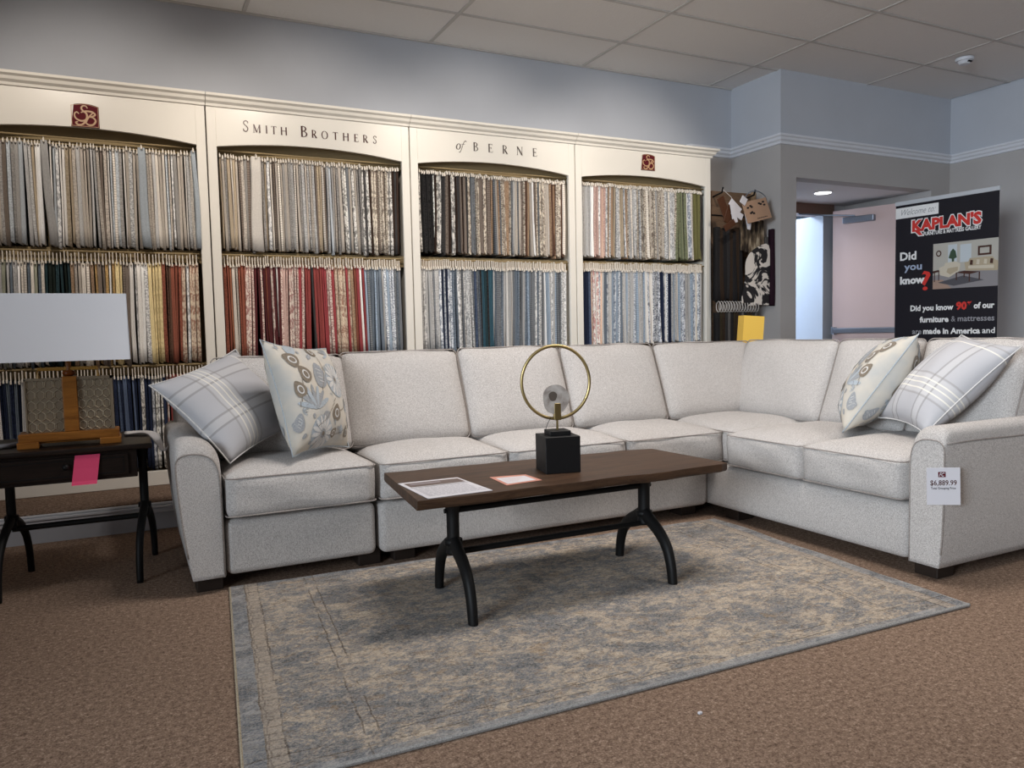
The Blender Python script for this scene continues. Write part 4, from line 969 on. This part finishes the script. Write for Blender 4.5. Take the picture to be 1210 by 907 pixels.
pk = bmesh.new(); P_ = [(3.4815, .552), (3.478, .54), (3.474, .50), (3.466, .45), (3.458, .437)]
for (y0, z0), (y1, z1) in zip(P_, P_[1:]):
    sh0, sh1 = (.552-z0)*.14, (.552-z1)*.14
    poly(pk, [(-.200-sh0, y0-.001, z0), (-.200-sh1, y1-.001, z1), (-.112-sh1, y1-.001, z1), (-.112-sh0, y0-.001, z0)], (0, -.0008, 0))
tag(obj('pink_tag', pk, M['pink']), 'bright pink paper tag hanging over the end table drawer', 'tag')
cl = bmesh.new(); pts = spline([(-.02, 3.80, .592), (.04, 3.79, .594), (.085, 3.74, .590), (.108, 3.66, .560), (.122, 3.60, .530), (.140, 3.58, .545), (.165, 3.56, .570), (.19, 3.52, .592)], 4)
tube(cl, pts, [.04*(1-.70*min(1, k/14)) for k in range(len(pts))], 8, up=(0, 0, 1), flat=.22)
tag(obj('cloth_strap', cl, flat('pale_cloth', '#e4e0de', .9), smooth=True), 'pale cloth strap trailing from the end table onto the sofa arm', 'cloth')
b = bmesh.new(); tube(b, spline([(-.60, 3.62, .59), (-.5, 3.60, .592), (-.42, 3.66, .592), (-.36, 3.74, .592)], 5), .010, 8); tube(b, [(-.385, 3.76, .582), (-.385, 3.76, .63)], .03, 10)
tag(obj('power_cord', b, flat('grey_cord', '#8d8f97', .6), smooth=True), 'grey cord and plug lying left of the lamp on the end table', 'cord')
# lamp
lp = thing('table_lamp', 'table lamp with wide white shade, amber wood frame and hexagon panels', 'lamp', (-.21, 3.62, .582))
y0, y1 = 3.585, 3.645
b = bmesh.new(); bx(b, -.395, -.040, y0-.03, y1+.03, .606, .640, .004); bx(b, -.400, -.325, y0-.035, y1+.035, .582, .608, .003); bx(b, -.112, -.034, y0-.035, y1+.035, .582, .608, .003); bx(b, -.325, -.112, y0-.01, y1+.01, .598, .610, .002)
rel(obj('base', b, M['amber'], lp))
rel(obj('centre_strip', box(-.236, -.184, y0-.012, y1+.012, .640, .862, .003), M['amber'], lp))
b = bmesh.new(); bx(b, -.368, -.362, y0, y1, .64, .855); bx(b, -.066, -.056, y0, y1, .64, .858); bx(b, -.368, -.236, y0, y1, .848, .856); bx(b, -.184, -.056, y0, y1, .848, .858); rel(obj('body_frame', b, M['pewter'], lp))
for xa, xb in ((-.362, -.236), (-.184, -.066)):
    pn = rel(obj('panel', box(xa, xb, y0+.008, y1-.008, .640, .850), M['pewter'], lp, label='pewter panel patterned with hexagons'))
    hx_ = bmesh.new(); W_ = xb-xa; r = W_/8.2
    for row in range(5):
        for colm in range(4):
            cx = xa+W_*(colm+.5)/4; cz = .662+row*.0425
            pts = [(cx+r*1.0*math.sin(rad(60*k)), y0+.006, cz+r*1.32*math.cos(rad(60*k))) for k in range(6)]
            tube(hx_, pts, .0018, 4, True)
    obj('hexagon_lattice', hx_, M['pewter_l'], pn)
b = bmesh.new(); ym = (y0+y1)/2
tube(b, [(-.320, ym, .856), (-.320, ym, .892), (-.108, ym, .892), (-.108, ym, .856)], .008, 6); rel(obj('handle', b, flat('satin_gold_handle', '#a9803f', .4), lp))
b = bmesh.new(); bmesh.ops.create_uvsphere(b, u_segments=16, v_segments=10, radius=.024, matrix=TX(-.212, ym, .874) @ Matrix.Scale(.6, 4, (0, 0, 1))); rel(obj('finial_ball', b, m_wood('dark_amber', '#4a230c', '#7a3f17', 0, .3), lp, True))
rel(obj('neck', tb([(-.212, ym, .885), (-.212, ym, .99)], .010, 8), M['amber'], lp))
b = bmesh.new(); sx0, sx1, sy0, sy1 = -.448, .016, 3.50, 3.74
for (xa, xb, ya, yb) in ((sx0, sx1, sy0, sy0+.003), (sx0, sx1, sy1-.003, sy1), (sx0, sx0+.003, sy0, sy1), (sx1-.003, sx1, sy0, sy1)):
    v_ = bx(b, xa, xb, ya, yb, .925, 1.190)
for v in b.verts:
    if v.co.z > 1.0: v.co.x = -.216+(v.co.x+.216)*.985; v.co.y = ym+(v.co.y-ym)*.97
rel(obj('shade', b, M['shade'], lp)); rel(obj('shade_spider', tb([(sx0+.01, ym, 1.12), (sx1-.01, ym, 1.12)], .003, 6), M['gold'], lp)); rel(obj('shade_spider', tb([(-.212, ym, .99), (-.212, ym, 1.125)], .004, 6), M['gold'], lp))

# ------------------------------------------------------------------ sculpture and papers
sx, sy = 1.497, 2.615
sl = thing('ring_sculpture', 'brass ring sculpture with agate disc on a black block base', 'sculpture', (sx, sy, .4555))
RB = TX(sx, sy, 0) @ Matrix.Rotation(rad(-12), 4, 'Z')
rel(obj('block_base', box(-.070, .070, -.070, .070, .456, .598, .002, 1, RB), M['black'], sl)); rel(obj('plinth', box(-.042, .042, -.042, .042, .598, .617, .002, 1, RB), M['black'], sl))
rel(obj('stem', tb([(sx, sy, .617), (sx, sy, .665)], .0045, 8), M['gold'], sl))
RR = TX(sx-.004, sy, .803) @ Matrix.Rotation(rad(-20), 4, 'Z')
rel(obj('ring', tb([RR @ Vector((.134*math.cos(a), 0, .142*math.sin(a))) for a in [2*math.pi*q/56 for q in range(56)]], .0062, 10, True), M['gold'], sl, True))
rel(obj('clamp', box(-.014, .014, -.011, .011, .655, .722, .002, 1, RB), M['gold'], sl))
N = NT('agate', .25, .6); v = N.sep(N.tc()); 
d_ = N.vor(N.tc(), 18); N.b.inputs['Roughness'].default_value = .3
nn = N.noise(N.tc(), 20, 4, .6, .5); N.col(N.ramp(nn, [(.34, '#8b8078'), (.50, '#a89f97'), (.66, '#b9b1aa')]))
b = bmesh.new(); AG = TX(sx-.008, sy-.004, .737) @ Matrix.Rotation(rad(-14), 4, 'Z')
pts = [(.052*math.cos(a)*(1+.06*math.sin(3*a+1)), 0, .060*math.sin(a)*(1+.04*math.cos(2*a))) for a in [2*math.pi*q/28 for q in range(28)]]
poly(b, [AG @ Vector((p[0], -.004, p[2])) for p in pts], AG.to_3x3() @ Vector((0, .008, 0))); ag = rel(obj('agate_disc', b, N.m, sl))
b = bmesh.new(); poly(b, [AG @ Vector((-.012+.017*math.cos(a)*(1+.1*math.sin(3*a)), -.0050, .012+.019*math.sin(a))) for a in [2*math.pi*q/14 for q in range(14)]]); obj('dark_core', b, flat('agate_core', '#5a5048', .3), ag)
rel(obj('thin_wire', tb([(sx-.055, sy, .615), (sx-.045, sy, .64), (sx-.03, sy, .665)], .0012, 5), M['iron'], sl))
# papers (placed by their corners on the table)
def sheet(name, label, cn, z, mat, items, cat):
    """cn = corners bl, br, tr, tl in xy"""
    q = [Vector(c) for c in cn]
    def at(u, v): return q[0].lerp(q[1], u).lerp(q[3].lerp(q[2], u), v)
    t = thing(name, label, cat, (*at(.5, .5), z))
    b = bmesh.new(); poly(b, [(*at(u, v), z) for u, v in ((0, 0), (1, 0), (1, 1), (0, 1))], (0, 0, .0016)); rel(obj('sheet', b, mat, t))
    by = {}
    for nm, mm, r, lf in items:
        bb = by.setdefault((nm, mm, lf), bmesh.new()); u0, v0, u1, v1 = r
        poly(bb, [(*at(u, v), z+.0020+lf) for u, v in ((u0, v0), (u1, v0), (u1, v1), (u0, v1))])
    for (nm, mm, lf), bb in by.items(): rel(obj(nm, bb, M[mm], t))
M['photo'] = flat('print_sepia', '#6b5c56', .6); M['photo2'] = flat('print_grey_photo', '#8d8386', .6); M['warmpaper'] = flat('peach_paper', '#c98d7c', .6)
r5 = random.Random(3)
it = [('printed_photo', 'photo', (.06, .68, .96, .93), 0), ('printed_photo', 'photo2', (.12, .80, .62, .88), .0002), ('printed_rule', 'ink', (.04, .625, .98, .64), .0002)]
for row in range(9):
    u = .06
    while u < .9:
        l = r5.uniform(.03, .12); it.append(('printed_text', 'inkg', (u, .56-row*.058, min(.95, u+l), .572-row*.058), .0002)); u += l+.02
sheet('flyer', 'white printed product flyer at the coffee table\'s left end', [(.872, 2.392), (1.112, 2.40), (1.100, 2.690), (.868, 2.695)], .4560, M['paper'], it, 'paper')
it = [('white_field', 'paper', (.08, .10, .88, .80), .0001)]+[('printed_text', 'warmpaper', (.15, .66-.1*k, .75-.07*k, .672-.1*k), .0003) for k in range(5)]
sheet('card', 'small peach-edged card lying beside the black sculpture base', [(1.192, 2.452), (1.345, 2.47), (1.345, 2.60), (1.205, 2.625)], .4560, M['warmpaper'], it, 'card')

# ------------------------------------------------------------------ roll-up banner
bl = Vector((5.760, 4.365, 0)); br = Vector((5.828, 3.558, 0)); dx = (br-bl); BWd = dx.length; dx.normalize(); ang = math.atan2(dx.y, dx.x)
BT = Matrix.Translation(bl) @ Matrix.Rotation(ang, 4, 'Z')      # local x along the banner, -y toward the camera
t = thing('rollup_banner', 'tall black roll-up advertising banner reading KAPLAN\'S Furniture & Mattress Gallery', 'banner', ((bl+br)/2))
M['banner'] = flat('black_banner_vinyl', '#1d1c24', .5)
rel(obj('banner_sheet', box(0, BWd, 0, .004, .08, 1.975, 0, 1, BT), M['banner'], t)); rel(obj('top_rail', box(-.005, BWd+.005, -.008, .012, 1.972, 2.005, .004, 2, BT), flat('satin_aluminium', '#c3c7cd', .4), t))
rel(obj('base_cassette', box(-.02, BWd+.02, -.09, .09, 0, .085, .01, 2, BT), M['steel'], t)); rel(obj('support_pole', tb([BT @ Vector((BWd/2, .03, .08)), BT @ Vector((BWd/2, .02, 1.97))], .01, 8), M['steel'], t))
def bpart(name, bm, mat, lift, x=0, z=0, label=None): return rel(obj(name, xform(bm, BT @ TX(x, -lift, z)), M[mat], t, label=label))
def brect(name, mat, x0, x1, z0, z1, lift): return bpart(name, box(x0, x1, -.0004, .0004, z0, z1), mat, lift)
brect('welcome_panel', 'inkw', .0, .357, 1.865, 1.952, .0012)
bpart('lettering', text_bm('Welcome to:', .070, .285, -.0003, .45), 'inkg', .0024, .050, 1.888)
bpart('logo_outline', text_bm("KAPLAN'S", .125, .562, .012), 'inkw', .0016, .133, 1.748)
bpart('logo_lettering', text_bm("KAPLAN'S", .118, .545, .006), 'red', .0030, .143, 1.751)
bm = bmesh.new(); poly(bm, [(.155, 0, 1.76), (.195, 0, 1.76), (.232, 0, 1.712), (.203, 0, 1.712)]); bpart('logo_swash', bm, 'red', .0032)
bm = bmesh.new(); poly(bm, [(.145, 0, 1.765), (.203, 0, 1.765), (.243, 0, 1.704), (.195, 0, 1.704)]); bpart('logo_outline', bm, 'inkw', .0014)
bpart('lettering', text_bm('FURNITURE & MATTRESS GALLERY', .040, .446, .0012), 'inkw', .0020, .240, 1.706)
for s_, x, z, sz, w_, mm, b_ in (('Did', .042, 1.524, .092, .140, 'inkw', .003), ('you', .079, 1.440, .082, .150, 'inkgb', .002), ('know', .044, 1.330, .082, .210, 'inkw', .004)): bpart('lettering', text_bm(s_, sz, w_, b_), mm, .0020, x, z)
bpart('question_mark', text_bm('?', .215, .072, .003), 'red', .0026, .230, 1.272)
def tl(txt, x, z, wd, mm='inkw', b_=.0025, sz=.062): bpart('lettering', text_bm(txt, sz, wd, b_), mm, .002, x, z)
tl('Did you know', .137, 1.106, .350); tl('90', .507, 1.106, .082, 'red', .004, .080); tl('%', .592, 1.138, .035, 'red', .002, .035); tl('of our', .640, 1.110, .152)
tl('furniture', .216, 1.012, .235); tl('&', .470, 1.013, .034, 'inkg', 0); tl('mattresses', .521, 1.014, .272, 'inkg', .001)
tl('are', .155, .918, .078, 'inkg', .001); tl('made in America', .247, .919, .444); tl('and', .706, .920, .092, 'inkw', .001)
# printed photograph of a living room: flat inks
for k, c in dict(p_wall='#b9b6ae', p_floor='#8e8b8e', p_sofa='#b5a78f', p_sofa2='#cfc6b4', p_wood='#4b2f28', p_rug='#55545a', p_plant='#3f5340', p_win='#c4cdd3', p_fl2='#a98f80').items(): M[k] = flat('banner_'+k[2:]+'_ink', c, .5)
X0, Z0_ = .320, 1.272; PW, PH = .492, .357
def pr(mm, u0, v0, u1, v1, lf): brect('printed_picture', mm, X0+u0*PW, X0+u1*PW, Z0_+v0*PH, Z0_+v1*PH, lf)
def pp(mm, pts, lf):
    bm = bmesh.new(); poly(bm, [(X0+u*PW, 0, Z0_+v*PH) for u, v in pts]); bpart('printed_picture', bm, mm, lf)
pr('p_wall', 0, 0, 1, 1, .0012); pp('p_floor', [(0, 0), (1, 0), (1, .40), (.4, .36), (0, .30)], .0020); pp('p_fl2', [(0, 0), (.30, 0), (.16, .2), (0, .2)], .0023)
pr('p_win', .24, .48, .38, .95, .0018); pr('p_win', .43, .55, .60, .93, .0018); pr('p_wood', .70, .66, .90, .86, .0020); pr('p_wall', .73, .70, .87, .82, .0024)
bm = bmesh.new(); poly(bm, [(X0+(.09+.045*math.cos(a))*PW, 0, Z0_+(.78+.07*math.sin(a))*PH) for a in [q*.45 for q in range(14)]]); bpart('printed_picture', bm, 'p_wood', .002)
bm = bmesh.new(); poly(bm, [(X0+(.09+.026*math.cos(a))*PW, 0, Z0_+(.78+.042*math.sin(a))*PH) for a in [q*.45 for q in range(14)]]); bpart('printed_picture', bm, 'p_wall', .0023)
pp('p_plant', [(.25, .66), (.28, .80), (.32, .86), (.36, .80), (.38, .66), (.34, .64), (.33, .44), (.31, .44), (.30, .64)], .0024)
pp('p_sofa', [(.52, .36), (.50, .54), (.56, .55), (.58, .62), (.92, .62), (.95, .55), (1, .52), (1, .33), (.98, .32)], .0027); pp('p_sofa2', [(.56, .40), (.56, .46), (.94, .44), (.94, .37)], .0031)
pp('p_sofa2', [(.12, .30), (.10, .46), (.18, .50), (.20, .56), (.36, .58), (.44, .52), (.42, .36), (.26, .24)], .0027); pp('p_sofa', [(.22, .36), (.24, .44), (.40, .46), (.40, .38), (.28, .30)], .0031)
for u in (.58, .68, .79, .88): pp('p_wood' if u in (.58, .88) else 'p_sofa2', [(u, .48), (u+.01, .58), (u+.05, .57), (u+.045, .47)], .0034)
pp('p_rug', [(.08, .14), (.34, .05), (.80, .14), (.48, .26)], .0027)
pp('p_wood', [(.36, .33), (.50, .36), (.74, .32), (.58, .28)], .0033)
for u, v, h in ((.37, .17, .16), (.57, .12, .17), (.72, .15, .17), (.49, .22, .12)): pr('p_wood', u, v, u+.018, v+h, .0033)
pp('p_wood', [(0, .40), (.10, .42), (.11, .38), (0, .35)], .0033); pr('p_wood', .02, .16, .035, .38, .0033); pr('p_wood', .09, .18, .103, .38, .0033)
